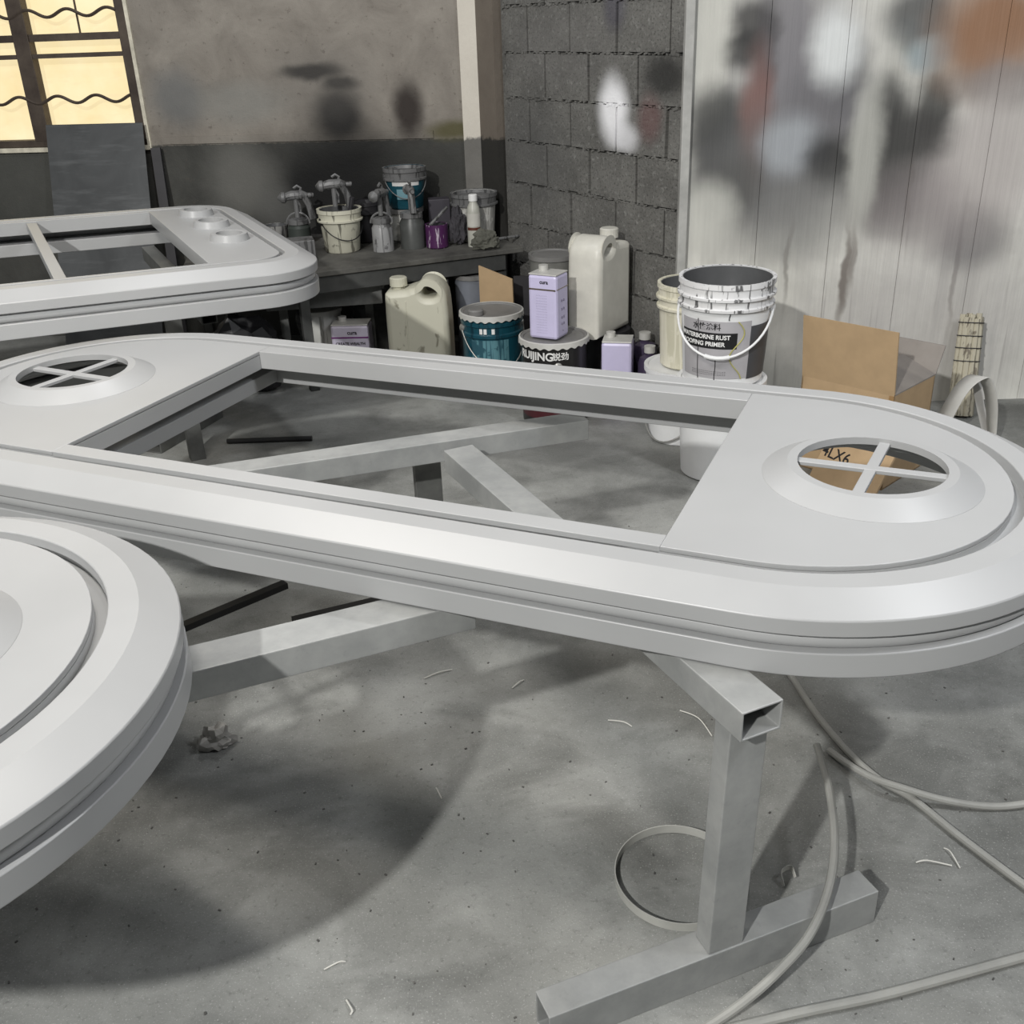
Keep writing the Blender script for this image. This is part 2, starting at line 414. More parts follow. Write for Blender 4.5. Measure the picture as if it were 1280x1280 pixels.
def bbox(m, u0, u1, z0, z1, front=0.0, back=.2, j=.0015):
    vs = []
    for (u, d, z) in ((u0, front, z0), (u1, front, z0), (u1, back, z0), (u0, back, z0), (u0, front, z1), (u1, front, z1), (u1, back, z1), (u0, back, z1)):
        p = PB + BW * (u + random.uniform(-j, j)) + BWN * (d + random.uniform(-j, j)); vs.append((p.x, p.y, z + random.uniform(-j, j)))
    m.add(vs, [(0, 3, 2, 1), (4, 5, 6, 7), (0, 1, 5, 4), (1, 2, 6, 5), (2, 3, 7, 6), (3, 0, 4, 7)])
bbox(m, -.06, BEND, 0, HT, .014, .21, 0)
for row in range(-6, 9):
    z1 = 1.4461 - CRS * row + CRS; z0 = z1 - CRS
    if z1 < 0: continue
    u = .1794 - BLK * 2 + (BLK * .42 if row % 2 else 0)
    while u < BEND + .3:
        a, b = max(u, -.03), min(u + BLK, BEND)
        if b - a > .02: bbox(m, a + random.uniform(.004, .010), b - random.uniform(.004, .010), max(z0, 0) + .006, z1 - .005, random.uniform(-.003, .003))
        u += BLK
    # mortar squeezed out along the bed joint
    for k in range(60):
        uu = -.02 + (BEND + .0) * k / 60 + random.uniform(0, .01)
        r_ = random.uniform(.003, .0085)
        if random.random() < .22 or z1 > HT: continue
        p = PB + BW * uu + BWN * .003; L = random.uniform(.012, .03)
        R = Matrix((BW, BWN, Vector((0, 0, 1)))).transposed()
        m.box((p.x, p.y, z1 + random.uniform(-.004, .004)), (L, r_ * 1.6, r_ * 1.5), R=R @ Matrix.Rotation(random.uniform(-.4, .4), 3, 'Y'))
struct(m.build('wall_block', MBLK, smooth=False))

# sheet-clad wall on the right
RW0 = Vector((.757, 4.318, 0)); RW = Vector((.9995, -.03, 0)).normalized(); RWN = Vector((-RW.y, RW.x, 0))
def base_right(n, uv, u, z):
    cm = n.node('ShaderNodeMapping'); n.link(uv, cm.inputs[0]); cm.inputs['Scale'].default_value = (9, .55, 1)
    s = n.noise(cm.outputs[0], 2.0, 5, .6); f = n.noise(uv, 2.5, 5, .6, .5)
    cm2 = n.node('ShaderNodeMapping'); n.link(uv, cm2.inputs[0]); cm2.inputs['Scale'].default_value = (22, .8, 1)
    s2 = n.noise(cm2.outputs[0], 2.0, 3, .5)
    a = n.mix(n.ramp(f, [(.3, 0.0), (.7, 1.0)]), lin((200, 199, 191)), lin((240, 239, 231)))
    a = n.mix(n.math('MULTIPLY', n.ramp(s, [(.35, 1.0), (.55, 0.0)]), .28), a, lin((150, 148, 146)))
    a = n.mix(n.math('MULTIPLY', n.ramp(s2, [(.62, 0.0), (.70, 1.0)]), .35), a, lin((120, 116, 112)))
    sp = n.noise(uv, 110, 4, .7)
    a = n.mix(n.math('MULTIPLY', n.ramp(sp, [(.66, 0.0), (.74, 1.0)]), .5), a, lin((96, 94, 90)))
    return a, n.math('ADD', s2, n.math('MULTIPLY', f, .5))
def rspot(x, y, rx, ry, c, k):
    p = onplane(x, y, RW0, RWN); q = onplane(x + rx, y, RW0, RWN); r_ = onplane(x, y + ry, RW0, RWN)
    return ((p - RW0).dot(RW), p.z, (q - p).length * 1.2, abs(r_.z - p.z) * 1.2, c, k)
GD, GV, GK = (66, 67, 66), (128, 126, 130), (46, 46, 46)
rsp = [rspot(995, 85, 62, 95, GV, .75), rspot(940, 30, 24, 24, (70, 69, 68), .9), rspot(958, 60, 12, 45, (84, 82, 84), .7), rspot(925, 65, 20, 18, GK, .85), rspot(895, 150, 32, 34, GD, .85), rspot(905, 190, 30, 44, GD, .8),
       rspot(945, 150, 16, 60, (128, 92, 84), .75), rspot(955, 215, 60, 50, (112, 112, 112), .7), rspot(1060, 95, 22, 34, (100, 100, 102), .7), rspot(1030, 130, 36, 40, (104, 103, 106), .6), rspot(1045, 60, 24, 36, (226, 229, 228), .95),
       rspot(988, 182, 30, 28, (164, 168, 172), .95), rspot(1036, 203, 24, 28, GK, .85), rspot(1108, 138, 20, 36, (58, 58, 57), .85), rspot(1168, 132, 18, 34, (64, 64, 62), .85),
       rspot(1130, 172, 46, 24, (70, 69, 68), .85), rspot(1100, 215, 36, 46, (74, 74, 72), .85), rspot(920, 235, 26, 30, (92, 92, 90), .75), rspot(1150, 15, 34, 30, (74, 75, 76), .85), rspot(1160, 50, 36, 22, (112, 116, 116), .7),
       rspot(1164, 68, 22, 17, (158, 172, 176), .9), rspot(1245, 38, 56, 58, (150, 112, 84), .95), rspot(1265, 105, 52, 22, (112, 106, 106), .7), rspot(1215, 298, 36, 30, (120, 117, 118), .7),
       rspot(1150, 262, 60, 40, (150, 142, 142), .5), rspot(885, 270, 26, 30, (206, 206, 198), .8), rspot(1245, 180, 40, 70, (190, 184, 180), .6), rspot(1080, 200, 16, 70, (200, 200, 192), .7), rspot(885, 40, 22, 50, (202, 202, 194), .8),
       rspot(1000, 270, 40, 40, (136, 136, 134), .5)]
rsp = [rspot(1010, 150, 62, 62, (112, 111, 114), .8), rspot(960, 238, 72, 40, (92, 92, 91), .85), rspot(1132, 205, 46, 60, (84, 84, 82), .8), rspot(960, 292, 70, 30, (150, 149, 145), .6), rspot(1120, 255, 60, 30, (128, 126, 124), .6), rspot(1225, 220, 60, 70, (186, 178, 176), .6), rspot(1160, 400, 120, 70, (178, 174, 172), .55), rspot(985, 40, 26, 60, (120, 118, 122), .7), rspot(900, 215, 22, 46, (70, 70, 69), .8), rspot(1095, 60, 16, 60, (214, 213, 206), .6), rspot(1056, 345, 4, 46, (112, 104, 98), .85), rspot(1066, 320, 3, 30, (120, 112, 106), .7), rspot(1135, 235, 3, 40, (112, 106, 98), .6), rspot(1196, 330, 3, 60, (140, 134, 130), .6), rspot(985, 320, 2.5, 40, (130, 126, 120), .6)] + rsp
MRIGHT = m_sprayed('oversprayed_sheet_cladding', base_right, rsp, tuple(RW), tuple(RW0), .5, warp=.035)
m = MB()
R3 = Matrix((RW, RWN, Vector((0, 0, 1)))).transposed()
for i in range(9):                                         # sheets butt with hairline grooves
    c = RW0 + RW * (.30 * i + .15) + RWN * .05
    m.box((c.x, c.y, HT / 2), (.298, .1, HT), R=R3)
c = RW0 + RW * 1.5 + RWN * .06; m.box((c.x, c.y, HT / 2), (3.0, .1, HT), R=R3)
struct(m.build('wall_right', MRIGHT, smooth=False))
c = RW0 - RW * .012 - RWN * .012
struct(MB().box((c.x, c.y, HT / 2), (.035, .05, HT), R=R3).build('trim_1', m_plain('painted_angle_trim', (168, 168, 164), .5, var=.2), smooth=False, bevel=.002))

# window with grille
def wp(u, d, z): p = CORNER + LW * u + LWN * d; return Vector((p.x, p.y, z))
win = bpy.data.objects.new('window_1', None); COL.objects.link(win); win.location = wp(2.3, 0, SILL); win['kind'] = 'structure'
WO = Vector(win.location)
R4 = Matrix((LW, LWN, Vector((0, 0, 1)))).transposed()
def wbar(m, u0, u1, z0, z1, d0, d1): 
    m.box(wp((u0 + u1) / 2, (d0 + d1) / 2, (z0 + z1) / 2) - WO, (abs(u1 - u0), abs(d1 - d0), abs(z1 - z0)), R=R4); return m
TOPW = 2.35
mw = MB(); wbar(mw, UJ + .004, UJ + .055, SILL, TOPW, -.01, .06); wbar(mw, UJ, 3.6, SILL, SILL + .035, -.01, .06)
mw.build('window_frame', RUST, win, False, .003)
mm = MB(); wbar(mm, 2.345, 2.43, SILL + .03, TOPW, -.012, .05); mm.build('mullion', RUST, win, False, .003)
mf = MB(); wbar(mf, UJ + .05, 3.6, 1.565, 1.60, .0, .012); mf.build('flat_bar', RUST, win, False)
mf = MB(); wbar(mf, UJ + .05, 3.6, 1.485, 1.507, -.005, .012); mf.build('flat_bar', RUST, win, False)
for zc, ph in ((1.695, 0.2), (1.285, 2.2)):
    pts = [wp(UJ + .05 + .0125 * k, -.008, zc + .018 * math.sin(ph + k * .0125 * 2 * PI / .215)) - WO for k in range(130)]
    MB().tube(pts, .0085, 6).build('wavy_rod', RUST, win)
mw = MB(); wbar(mw, UJ - .016, UJ + .004, SILL - .02, TOPW, -.016, .02); wbar(mw, UJ - .016, 3.6, SILL - .026, SILL - .002, -.018, .02)
mw.build('window_edging', m_plain('chipped_white_edging', (214, 208, 190), .6, var=.25, scale=20), win, False, .002)
def m_pane():
    n = N('sunlit_yellowed_pane', .4); v = n.coord(); f = n.noise(v, 3.5, 5, .6); g = n.noise(n.coord(scale=(2, 2, 9)), 4, 4)
    a = n.mix(n.ramp(f, [(.3, 0.0), (.7, 1.0)]), lin((244, 222, 170)), lin((252, 236, 194)))
    a = n.mix(n.math('MULTIPLY', n.ramp(g, [(.55, 0.0), (.75, 1.0)]), .4), a, lin((240, 214, 172)))
    n.color(n.mix(.75, a, (0.02, 0.02, 0.02, 1))); n.link(a, n.b.inputs['Emission Color']); n.b.inputs['Emission Strength'].default_value = .74; return n.m
mp = MB(); wbar(mp, UJ - .05, 3.6, SILL - .05, TOPW, .10, .108); mp.build('window_pane', m_pane(), win, False)
mg = MB(); wbar(mg, 2.105, 2.112, 1.60, TOPW, .09, .10); wbar(mg, 2.44, 2.452, 1.68, TOPW, .085, .098); mg.build('pane_joint', RUST, win, False)

# ------------------------------------------------------------------ sprayed door leaves
def stadium(L, n=48):
    def f(r):
        pts = []
        for i in range(n + 1):
            t = -PI / 2 + PI * i / n; pts.append((r * math.cos(t), r * math.sin(t)))
        for i in range(n + 1):
            t = PI / 2 + PI * i / n; pts.append((-L + r * math.cos(t), r * math.sin(t)))
        return pts
    return f
def rrect(W, L, r, n=12):
    def f(o):
        R = r + o; pts = []
        for (cx, cy, a0) in ((-r, r, -PI / 2), (-r, W - r, 0), (-L + r, W - r, PI / 2), (-L + r, r, PI)):
            for i in range(n + 1):
                t = a0 + PI / 2 * i / n; pts.append((cx + R * math.cos(t), cy + R * math.sin(t)))
        return pts
    return f
TH = .132
def leaf_rings(root, path, o, inner_low):
    """upper tray rim with its broad chamfer, beaded groove, lower skirt. o = offset of rim edge"""
    fr = MB().sweep(path, [(o - .046, TH), (o, TH), (o + .058, TH - .027), (o + .058, TH - .057), (o + .030, TH - .057), (o - .046, TH - .057)])
    fr.build('outer_rim', PRIMER, root, True, .0022, 20)
    sk = MB().sweep(path, [(o + .058, .045), (o + .058, 0), (inner_low, 0), (inner_low, .045)])
    sk.build('skirt', PRIMER, root, True, .0022, 20)
    bd = MB().sweep(path, [(o + .036 + .013 * math.cos(t), .06 + .0158 * math.sin(t)) for t in [k * PI / 5 for k in range(10)]])
    bd.build('bead_moulding', PRIMER, root, True, 0, 60)
    gv = MB().sweep(path, [(o - .046, TH - .026), (o - .069, TH - .026), (o - .069, TH - .0105), (o - .074, TH - .0105), (o - .074, TH - .05), (o - .046, TH - .05)])
    gv.build('groove_channel', PRIMER, root, True, 0, 20)
def circle(cx, cy, r, n=64): return [(cx + r * math.cos(2 * PI * i / n), cy + r * math.sin(2 * PI * i / n)) for i in range(n)]
def vent(root, cx, cy, bars):
    pr = [(.139, TH + .011), (.139, TH + .026), (.158, TH + .026), (.163, TH + .0235), (.205, TH + .0005), (.205, TH - .003), (.163, TH + .013)]
    v = MB().lathe(pr + pr[:1], (cx, cy, 0), 72, cap=False)
    vo = v.build('vent_cone', PRIMER, root, True, 0, 25)
    for q, a in enumerate(bars):
        MB().box((cx, cy, TH + .0145 - .0008 * q), (.284, .022, .009), a).build('cross_bar', PRIMER, vo, False, .0015)
    return vo
def stadium_leaf(label, origin, ang, L, opening, vents, tilt=None):
    root = thing('door_leaf', label, 'door panel', origin, ang)
    path = stadium(L)
    leaf_rings(root, path, .482, .475)
    Rp = .413; s0, s1, n0, n1 = opening
    def arc(cx, a0, a1, n=40): return [(cx + Rp * math.cos(a0 + (a1 - a0) * i / n), Rp * math.sin(a0 + (a1 - a0) * i / n)) for i in range(n + 1)]
    z0, z1 = TH - .05, TH
    def hole(vs): return [circle(x, y, .172)[::-1] for x, y, _ in vs]
    vr = [v for v in vents if v[0] > s1]; vl = [v for v in vents if v[0] < s0]
    plate('end_panel', [arc(0, -PI / 2, PI / 2) + [(s1, Rp), (s1, -Rp)]] + hole(vr), TH - .010, z1, PRIMER, root, .0015)
    plate('end_panel', [arc(-L, PI / 2, 3 * PI / 2) + [(s0, -Rp), (s0, Rp)]] + hole(vl), TH - .010, z1, PRIMER, root, .0015)
    for a, b in ((-Rp, n0), (n1, Rp)):
        MB().box(((s0 + s1) / 2, (a + b) / 2, (z0 + z1) / 2), (s1 - s0, b - a, z1 - z0)).build('window_rail', PRIMER, root, False, .0015)
    for s in (s0 - .006, s1 + .006):
        MB().box((s, (n0 + n1) / 2, TH - .031), (.012, n1 - n0, .040)).build('window_reveal', PRIMER, root, False)
    for s in (s0 - .06, s1 + .03):
        MB().box((s, 0, .024), (.05, .95, .040)).build('lower_cross_member', PRIMER, root, False, .002)
    for v in vents: vent(root, v[0], v[1], v[2])
    return root
DA = -.4115; DZ = .642
stadium_leaf('long round-ended pale grey door leaf in the middle, open window and two cross-barred vents', (.5525, 1.8714, DZ), DA, 1.712,
             (-1.52, -.148, -.368, .36), [(.158, 0, (.0, PI / 2 - .10)), (-1.85, 0, (-.064, PI / 2 - .118))])
DZ2 = .672
stadium_leaf('round-ended pale grey door leaf cut off by the left edge, nearest the camera', (-1.042, 1.231, DZ2), .0, 1.712,
             (-1.52, -.148, -.368, .36), [(.105, .03, (.6, PI / 2 + .6)), (-1.85, 0, (.3, PI / 2 + .3))])
# rectangular leaf at the back left
root3 = thing('door_leaf', 'rectangular pale grey door leaf with rounded corners and three small raised rings', 'door panel', (0, 0, 0))
W3, L3, r3 = 1.224, 2.4, .17
yaw = .461; ex = Vector((math.cos(yaw), math.sin(yaw), -.028)).normalized(); ey = Vector((-math.sin(yaw), math.cos(yaw), .015)); ey = (ey - ex * ey.dot(ex)).normalized(); ez = ex.cross(ey)
R = Matrix((ex, ey, ez)).transposed()
root3.rotation_euler = R.to_euler(); root3.location = Vector((-.613, 3.333, .923)) - ez * TH
path3 = rrect(W3, L3, r3); leaf_rings(root3, path3, 0, -.06)
O3 = (-1.55, -.312, .082, 1.142)
def inset(o, x0=None, x1=None):
    return [p for p in path3(o)]
pp = path3(-.063)
right = [p for p in pp if p[0] > O3[1]]; 
plate('end_panel', [[(O3[1], .063)] + right + [(O3[1], W3 - .063)]] + [circle(-.160, y, .044)[::-1] for y in (.987, .72, .435)], TH - .05, TH - .001, PRIMER, root3, .0015)
left = [p for p in pp if p[0] < O3[0]]
plate('end_panel', [[(O3[0], W3 - .063)] + left + [(O3[0], .063)]], TH - .05, TH - .001, PRIMER, root3, .0015)
for a, b in ((.063, O3[2]), (O3[3], W3 - .063)):
    MB().box(((O3[0] + O3[1]) / 2, (a + b) / 2, TH - .0255), (O3[1] - O3[0], b - a, .049)).build('window_rail', PRIMER, root3, False, .0015)
MB().box((-.748, (O3[2] + O3[3]) / 2, TH - .02), (.036, O3[3] - O3[2], .03)).build('mullion', PRIMER, root3, False, .002)
for y in (.987, .72, .435):
    MB().lathe([(.045, TH - .03), (.045, TH + .022), (.052, TH + .024), (.062, TH + .022), (.068, TH - .002)], (-.160, y, 0), 48, cap=False).build('raised_ring', PRIMER, root3, True, 0, 40)

# ------------------------------------------------------------------ trestles of square steel tube
def beam(root, name, p0, p1, w_, h_, mat=STEEL, up=(0, 0, 1)):
    return MB().hollow(Vector(p0) - Vector(root.location), Vector(p1) - Vector(root.location), w_, h_, .004, up).build(name, mat, root, False, .003)
ZT = DZ - .001
t1 = thing('trestle', 'grey steel tube trestle under the middle door leaf, open beam end beside the floor hoop', 'trestle', (.345, 1.325, 0))
beam(t1, 'top_beam', (.372, 1.270, ZT - .0275), (-.128, 2.365, ZT - .0275), .078, .055)
beam(t1, 'cross_beam', (-1.02, 2.185, ZT - .0275), (.20, 2.555, ZT - .0275), .072, .055)
d = Vector((.93, .36, 0)).normalized()
beam(t1, 'leg', (.347, 1.330, .08), (.357, 1.330, ZT - .055), .072, .044, up=(-.36, .93, 0))
beam(t1, 'foot_beam', (.020, 1.208, .0405), (.660, 1.456, .0405), .06, .08)
beam(t1, 'leg', (-.224, 2.525, .0), (-.224, 2.525, ZT - .055), .072, .03, STEEL_DK, up=(-.29, .95, 0))
beam(t1, 'leg', (-.93, 2.21, .0), (-.93, 2.21, ZT - .055), .072, .05, STEEL, up=(-.29, .95, 0))

t3 = thing('trestle', 'pale steel trestle beam running from the nearest door leaf under the middle one', 'trestle', (-.9, 1.33, 0))
beam(t3, 'top_beam', (-1.62, 1.02, ZT - .030), (-.09, 1.655, ZT - .030), .085, .058)
beam(t3, 'leg', (-1.45, 1.09, 0), (-1.45, 1.09, ZT - .06), .06, .05)
beam(t3, 'leg', (-.9, 1.318, 0), (-.9, 1.318, ZT - .06), .06, .05)
MB().box(Vector((-.95, 1.30, ZT + .0146)) - Vector(t3.location), (.10, .07, .029), .4).build('packing_block', STEEL_DK, t3, False, .002)

# trestle under the rectangular leaf
def on3(x, y, dz): return Vector(root3.location) + ex * x + ey * y + ez * dz
LQ = onz(240, 573, 0); LQ = Vector((LQ.x, LQ.y, 0))
rel = LQ - Vector(root3.location); lx, ly = rel.dot(ex), rel.dot(ey)
t4 = thing('trestle', 'dark steel trestle with an open-ended foot carrying the rectangular door leaf', 'trestle', tuple(LQ))
for x in (lx, -2.0):
    a, b = on3(x, .06, -.029), on3(x, 1.15, -.029)
    beam(t4, 'top_beam', a, b, .05, .055, STEEL_DK)
    q = on3(x, ly, -.058); beam(t4, 'leg', (q.x, q.y, 0), (q.x, q.y, q.z), .06, .05, STEEL_DK, up=tuple(ey))
a, b = on3(-2.0, .95, -.10), on3(lx, .93, -.10); beam(t4, 'tie_beam', a, b, .03, .035, STEEL)
F1 = onz(187, 552, .05); beam(t4, 'foot_beam', (F1.x, F1.y, .05), (F1.x + .16, F1.y + .42, .05), .10, .098, STEEL_DK)

# ------------------------------------------------------------------ bench along the back wall
BZ = .575
WOOD = m_steel('grimy_bench_top', (64, 63, 60), (104, 103, 98), .75)
APRON = m_steel('dark_bench_apron', (58, 59, 58), (80, 81, 79), .6)
bench = thing('work_bench', 'grimy dark work bench loaded with paint pots along the back wall', 'bench', (-.5, 5.2, 0))
bo = Vector(bench.location)
fa, fb = Vector((-1.45, 4.48, 0)), Vector((.105, 5.12, 0))
def onl(u): return CORNER + LW * u - LWN * .035
poly = [fa, fb, Vector((.03, 5.30, 0)), onl(.02), onl(1.60)]
MB().prism([(p.x - bo.x, p.y - bo.y) for p in poly], BZ - .025, BZ - .0008).build('bench_top', WOOD, bench, False, .003)
fd = (fb - fa).normalized(); fn = Vector((-fd.y, fd.x, 0))
Rf = Matrix((fd, fn, Vector((0, 0, 1)))).transposed()
c = (fa + fb) / 2 + fn * .03 - fd * .03; MB().box(Vector((c.x, c.y, BZ - .065)) - bo, ((fb - fa).length - .12, .03, .078), R=Rf).build('apron', APRON, bench, False, .003)
for s in (.58, 1.58):
    p = fa + fd * s + fn * .06; MB().box(Vector((p.x, p.y, (BZ - .03) / 2)) - bo, (.045, .045, BZ - .03), R=Rf).build('leg', APRON, bench, False, .003)
for u in (.25, 1.6):
    p = onl(u) - LWN * .05; MB().box(Vector((p.x, p.y, (BZ - .03) / 2)) - bo, (.045, .045, BZ - .03), R=Rf).build('leg', APRON, bench, False, .003)
# low shelf plank hung in front, left of the jerry can
sp0 = fa + fd * .56 - fn * .10; sp1 = fa + fd * .98 - fn * .06
pl = thing('steel_channel', 'dusty grey steel channel with paper on top, left under the bench edge', 'channel', (sp0.x, sp0.y, .40))
a, b = onz(330, 362, .47), onz(476, 352, .47)
pl.location = ((a.x + b.x) / 2, (a.y + b.y) / 2, .36); po = Vector(pl.location)
pd = (b - a).normalized(); Rp_ = Matrix((pd, Vector((-pd.y, pd.x, 0)), Vector((0, 0, 1)))).transposed()
MB().box(Vector((0, .10, .095)), ((b - a).length, .24, .03), R=Rp_).box(Rp_ @ Vector((0, -.02, .06)), ((b - a).length, .012, .10), R=Rp_).build('channel_body', m_steel('grey_channel', (96, 97, 96), (126, 127, 124), .6), pl, False, .002)
# its two posts reach the floor
for s in (-.38, .38):
    q = pd * ((b - a).length * s) + Rp_ @ Vector((0, .12, 0)); MB().box((q.x, q.y, -.14), (.04, .04, .44), R=Rp_).build('post', STEEL_DK, pl, False)

# ------------------------------------------------------------------ containers
WHITE = m_plain('white_pail_plastic', (228, 229, 229), .42, var=.06, scale=5)
CREAM = m_drip('cream_pail_with_runs', (212, 208, 186), (226, 222, 204), .50, .5)
DIRTY = m_drip('paint_splashed_cream', (208, 206, 188), (96, 94, 84), .58, .55)
SPLASH = m_drip('paint_run_rim', (232, 232, 232), (42, 42, 44), .56, .45, 55, 6)
TEAL = m_drip('teal_tinplate', (24, 74, 88), (14, 46, 58), .55, .3)
TEALP = m_plain('teal_pail', (30, 80, 94), .4, var=.15)
BLACK = m_plain('black_tinplate', (30, 29, 29), .35, var=.15)
LIDG = m_plain('dusty_lid', (120, 119, 117), .5, var=.15)
GALV = m_plain('pale_rim_metal', (196, 195, 190), .4, .1)
LAV = m_plain('lavender_tin', (202, 196, 226), .38, var=.05)
LAVD = m_plain('dark_violet_tin', (62, 54, 74), .4, var=.2)
GREYP = m_plain('grey_wet_paint', (84, 85, 86), .35, var=.12)
WIRE = m_plain('wire_handle', (150, 150, 146), .4, .5)
INK = m_plain('black_ink', (26, 26, 28), .5)
WINK = m_plain('white_ink', (228, 228, 226), .5)
GOLD = m_plain('yellow_paint_run', (176, 172, 104), .4)
VIO = m_plain('violet_band', (112, 48, 116), .45)
BROWNINK = m_plain('brown_band', (92, 48, 36), .5)
DGREY = m_drip('grey_crusted_metal', (112, 112, 112), (60, 60, 60), .55, .45)
DGREEN = m_plain('dull_green_grey', (58, 64, 60), .5)
PURP = m_drip('purple_can', (76, 34, 80), (196, 184, 196), .58, .4, 70, 12)
SOOT = m_plain('soot_dark_plastic', (46, 45, 48), .55, var=.2)
CARD = m_plain('brown_cardboard', (178, 152, 118), .8, var=.07, scale=14)
CARDD = m_plain('cardboard_edge', (150, 118, 78), .85)
CARDG = m_plain('dust_greyed_cardboard', (138, 132, 126), .85, var=.1)
PAPER = m_plain('crumpled_paper', (150, 148, 143), .8, var=.15)
HOSE = m_plain('dusty_grey_hose', (150, 150, 145), .6, var=.12)

def pail(label, loc, r0, r1, h, mat, rim, inner=None, lid=None, group=None, rz=0, bands=(), cat='bucket', name='paint_bucket', fill=.9):
    t = thing(name, label, cat, loc, rz, group)
    if lid is None:
        lv = h * fill
        rl = r0 + (r1 - r0) * fill - .006
        prof = [(0.001, 0), (r0 - .006, 0), (r0, .006)]
        for z in bands: rr = r0 + (r1 - r0) * z / h; prof += [(rr, z - .012), (rr + .006, z - .006), (rr + .006, z + .006), (rr, z + .012)]
        prof += [(r1, h), (r1 - .006, h), (rl, lv), (rl, lv), (0.001, lv)]
        MB().lathe(prof, seg=40, cap=False).build('body', mat, t, True, 0, 40)
        MB().lathe([(0.001, lv - .002), (rl - .0005, lv - .002), (r1 - .0070, h - .001), (r1 - .0095, h - .002), (rl - .004, lv + .003), (0.001, lv + .003)], seg=40, cap=False).build('inner_paint', inner or GREYP, t, True, 0, 40)
    else:
        prof = [(0.001, 0), (r0 - .006, 0), (r0, .006)]
        for z in bands: rr = r0 + (r1 - r0) * z / h; prof += [(rr, z - .012), (rr + .006, z - .006), (rr + .006, z + .006), (rr, z + .012)]
        prof += [(r1, h - .004), (0.001, h - .004)]
        MB().lathe(prof, seg=40, cap=False).build('body', mat, t, True, 0, 40)
        MB().lathe([(0.001, h - .0025), (r1 - .012, h - .0025), (r1 - .008, h + .002), (r1 + .006, h + .003), (r1 + .006, h - .018), (r1 + .001, h - .018), (r1 + .001, h - .003)], seg=40, cap=False).build('lid', lid, t, True, 0, 40)
    if rim is not None and lid is None:
        z0 = h - .10
        prof = []
        for (z, o) in ((h + .001, -.004), (h + .002, .007), (h - .016, .008), (h - .020, .003), (h - .045, .003), (h - .048, .013), (h - .056, .013), (h - .060, .003), (h - .082, .003), (h - .086, .012), (h - .095, .011), (h - .098, .0006)):
            if h < .3 and z < h - .06: continue
            prof.append((r0 + (r1 - r0) * z / h + o, z))
        MB().lathe(prof, seg=48, cap=False).build('rim', rim, t, True, 0, 40)
    return t
def bail(t, r, z, ang, drop, mat=WIRE, wr=.0028, grip=None, side=1):
    """wire bail hanging down the front: pivots at +-r across direction ang"""
    px = Vector((math.cos(ang + PI / 2), math.sin(ang + PI / 2), 0)); fr = Vector((math.cos(ang), math.sin(ang), 0))
    pts = []
    for k in range(25):
        a = PI * k / 24; c_, s_ = math.cos(a), math.sin(a)
        pts.append(px * (r * 1.02) * c_ + fr * (r * 1.03 * s_ + .008) + Vector((0, 0, z - drop * s_)))
    h_ = MB().tube(pts, wr, 8).build('handle', mat, t)
    for sg in (1, -1):
        q = px * (r * 1.0) * sg; MB().lathe([(.018, -.006), (.018, .004), (.008, .01), (.004, .01)], (q.x, q.y, z), 16, R=q.normalized().to_track_quat('Z', 'Y').to_matrix()).build('handle_ear', mat, t)
    if grip: MB().tube(pts[10:15], grip, 10).build('grip', mat, h_)
    return h_

# stack by the sheet wall ------------------------------------------
ax_, ay_ = .795, 3.62; toCam = math.atan2(-ay_, -ax_)
s = pail('white pail standing on the floor beneath the open primer bucket', (ax_ + .0, ay_, 0), .137, .158, .374, WHITE, None, lid=WHITE, group=None)
p = pail('large open bucket with black-lettered grey label, on top of the white pail', (ax_, ay_, .378), .143, .164, .372, WHITE, SPLASH, GREYP, fill=.80, rz=0)
LBL = m_plain('grey_bucket_label', (172, 170, 173), .45, var=.08); LBLD = m_plain('dark_label_panel', (70, 72, 76), .45, var=.1)
a0 = toCam
def rr_(z): return .143 + .021 * z / .372
def lab(z0, z1, a, b, mat, nm='label'): return patch(nm, rr_(z0) + .0006, a, b, z0, z1, mat, p, .0008, rr_(z1) + .0006)
lab(.035, .245, a0 - 1.15, a0 + .62, LBL)
lab(.03, .225, a0 + .62, a0 + 1.5, LBLD)
patch('label_band', rr_(.146) + .0016, a0 - 1.15, a0 + .30, .146, .204, INK, p, .0006, rr_(.204) + .0016)
rt_ = rr_(.204) + .0020
textmesh('lettering', 'WATERBORNE RUST', .0215, WINK, p, wrap=(rt_, a0 - .50, .188), bold=.0006)
textmesh('lettering', 'PROOFING PRIMER', .0215, WINK, p, wrap=(rt_, a0 - .56, .163), bold=.0006)
textmesh('lettering', '\u6c34\u6027\u6d82\u6599', .027, INK, p, wrap=(rr_(.21) + .002, a0 - .42, .224), bold=.0004)
textmesh('lettering', '0.05 kg/m', .011, INK, p, wrap=(rr_(.1) + .0016, a0 - .3, .118))
for zz in (.062, .056, .05): textmesh('lettering', '\u2013 ' * 17, .010, INK, p, wrap=(rr_(.06) + .0016, a0 - .35, zz))
dp = MB()
pts = []
for k in range(15):
    z = .245 - .21 * k / 14; th = a0 + .30 + .16 * math.sin(k * .55) ; r_ = rr_(z) + .003
    pts.append((r_ * math.cos(th), r_ * math.sin(th), z))
dp.tube(pts, .0022, 6).build('paint_run', GOLD, p)
for th, z0_, z1_ in ((a0 - .62, .25, .03), (a0 - .18, .11, .02), (a0 + .1, .28, .25)):
    MB().tube([((rr_(z0_ + (z1_ - z0_) * q / 6) + .0015) * math.cos(th + .01 * math.sin(q)), (rr_(z0_ + (z1_ - z0_) * q / 6) + .0015) * math.sin(th + .01 * math.sin(q)), z0_ + (z1_ - z0_) * q / 6) for q in range(7)], .0016, 6).build('paint_run', INK, p)
bail(p, .164, .265, toCam - .12, .145, WHITE, .0045, .0075)
bx_, by_ = .735, 3.99
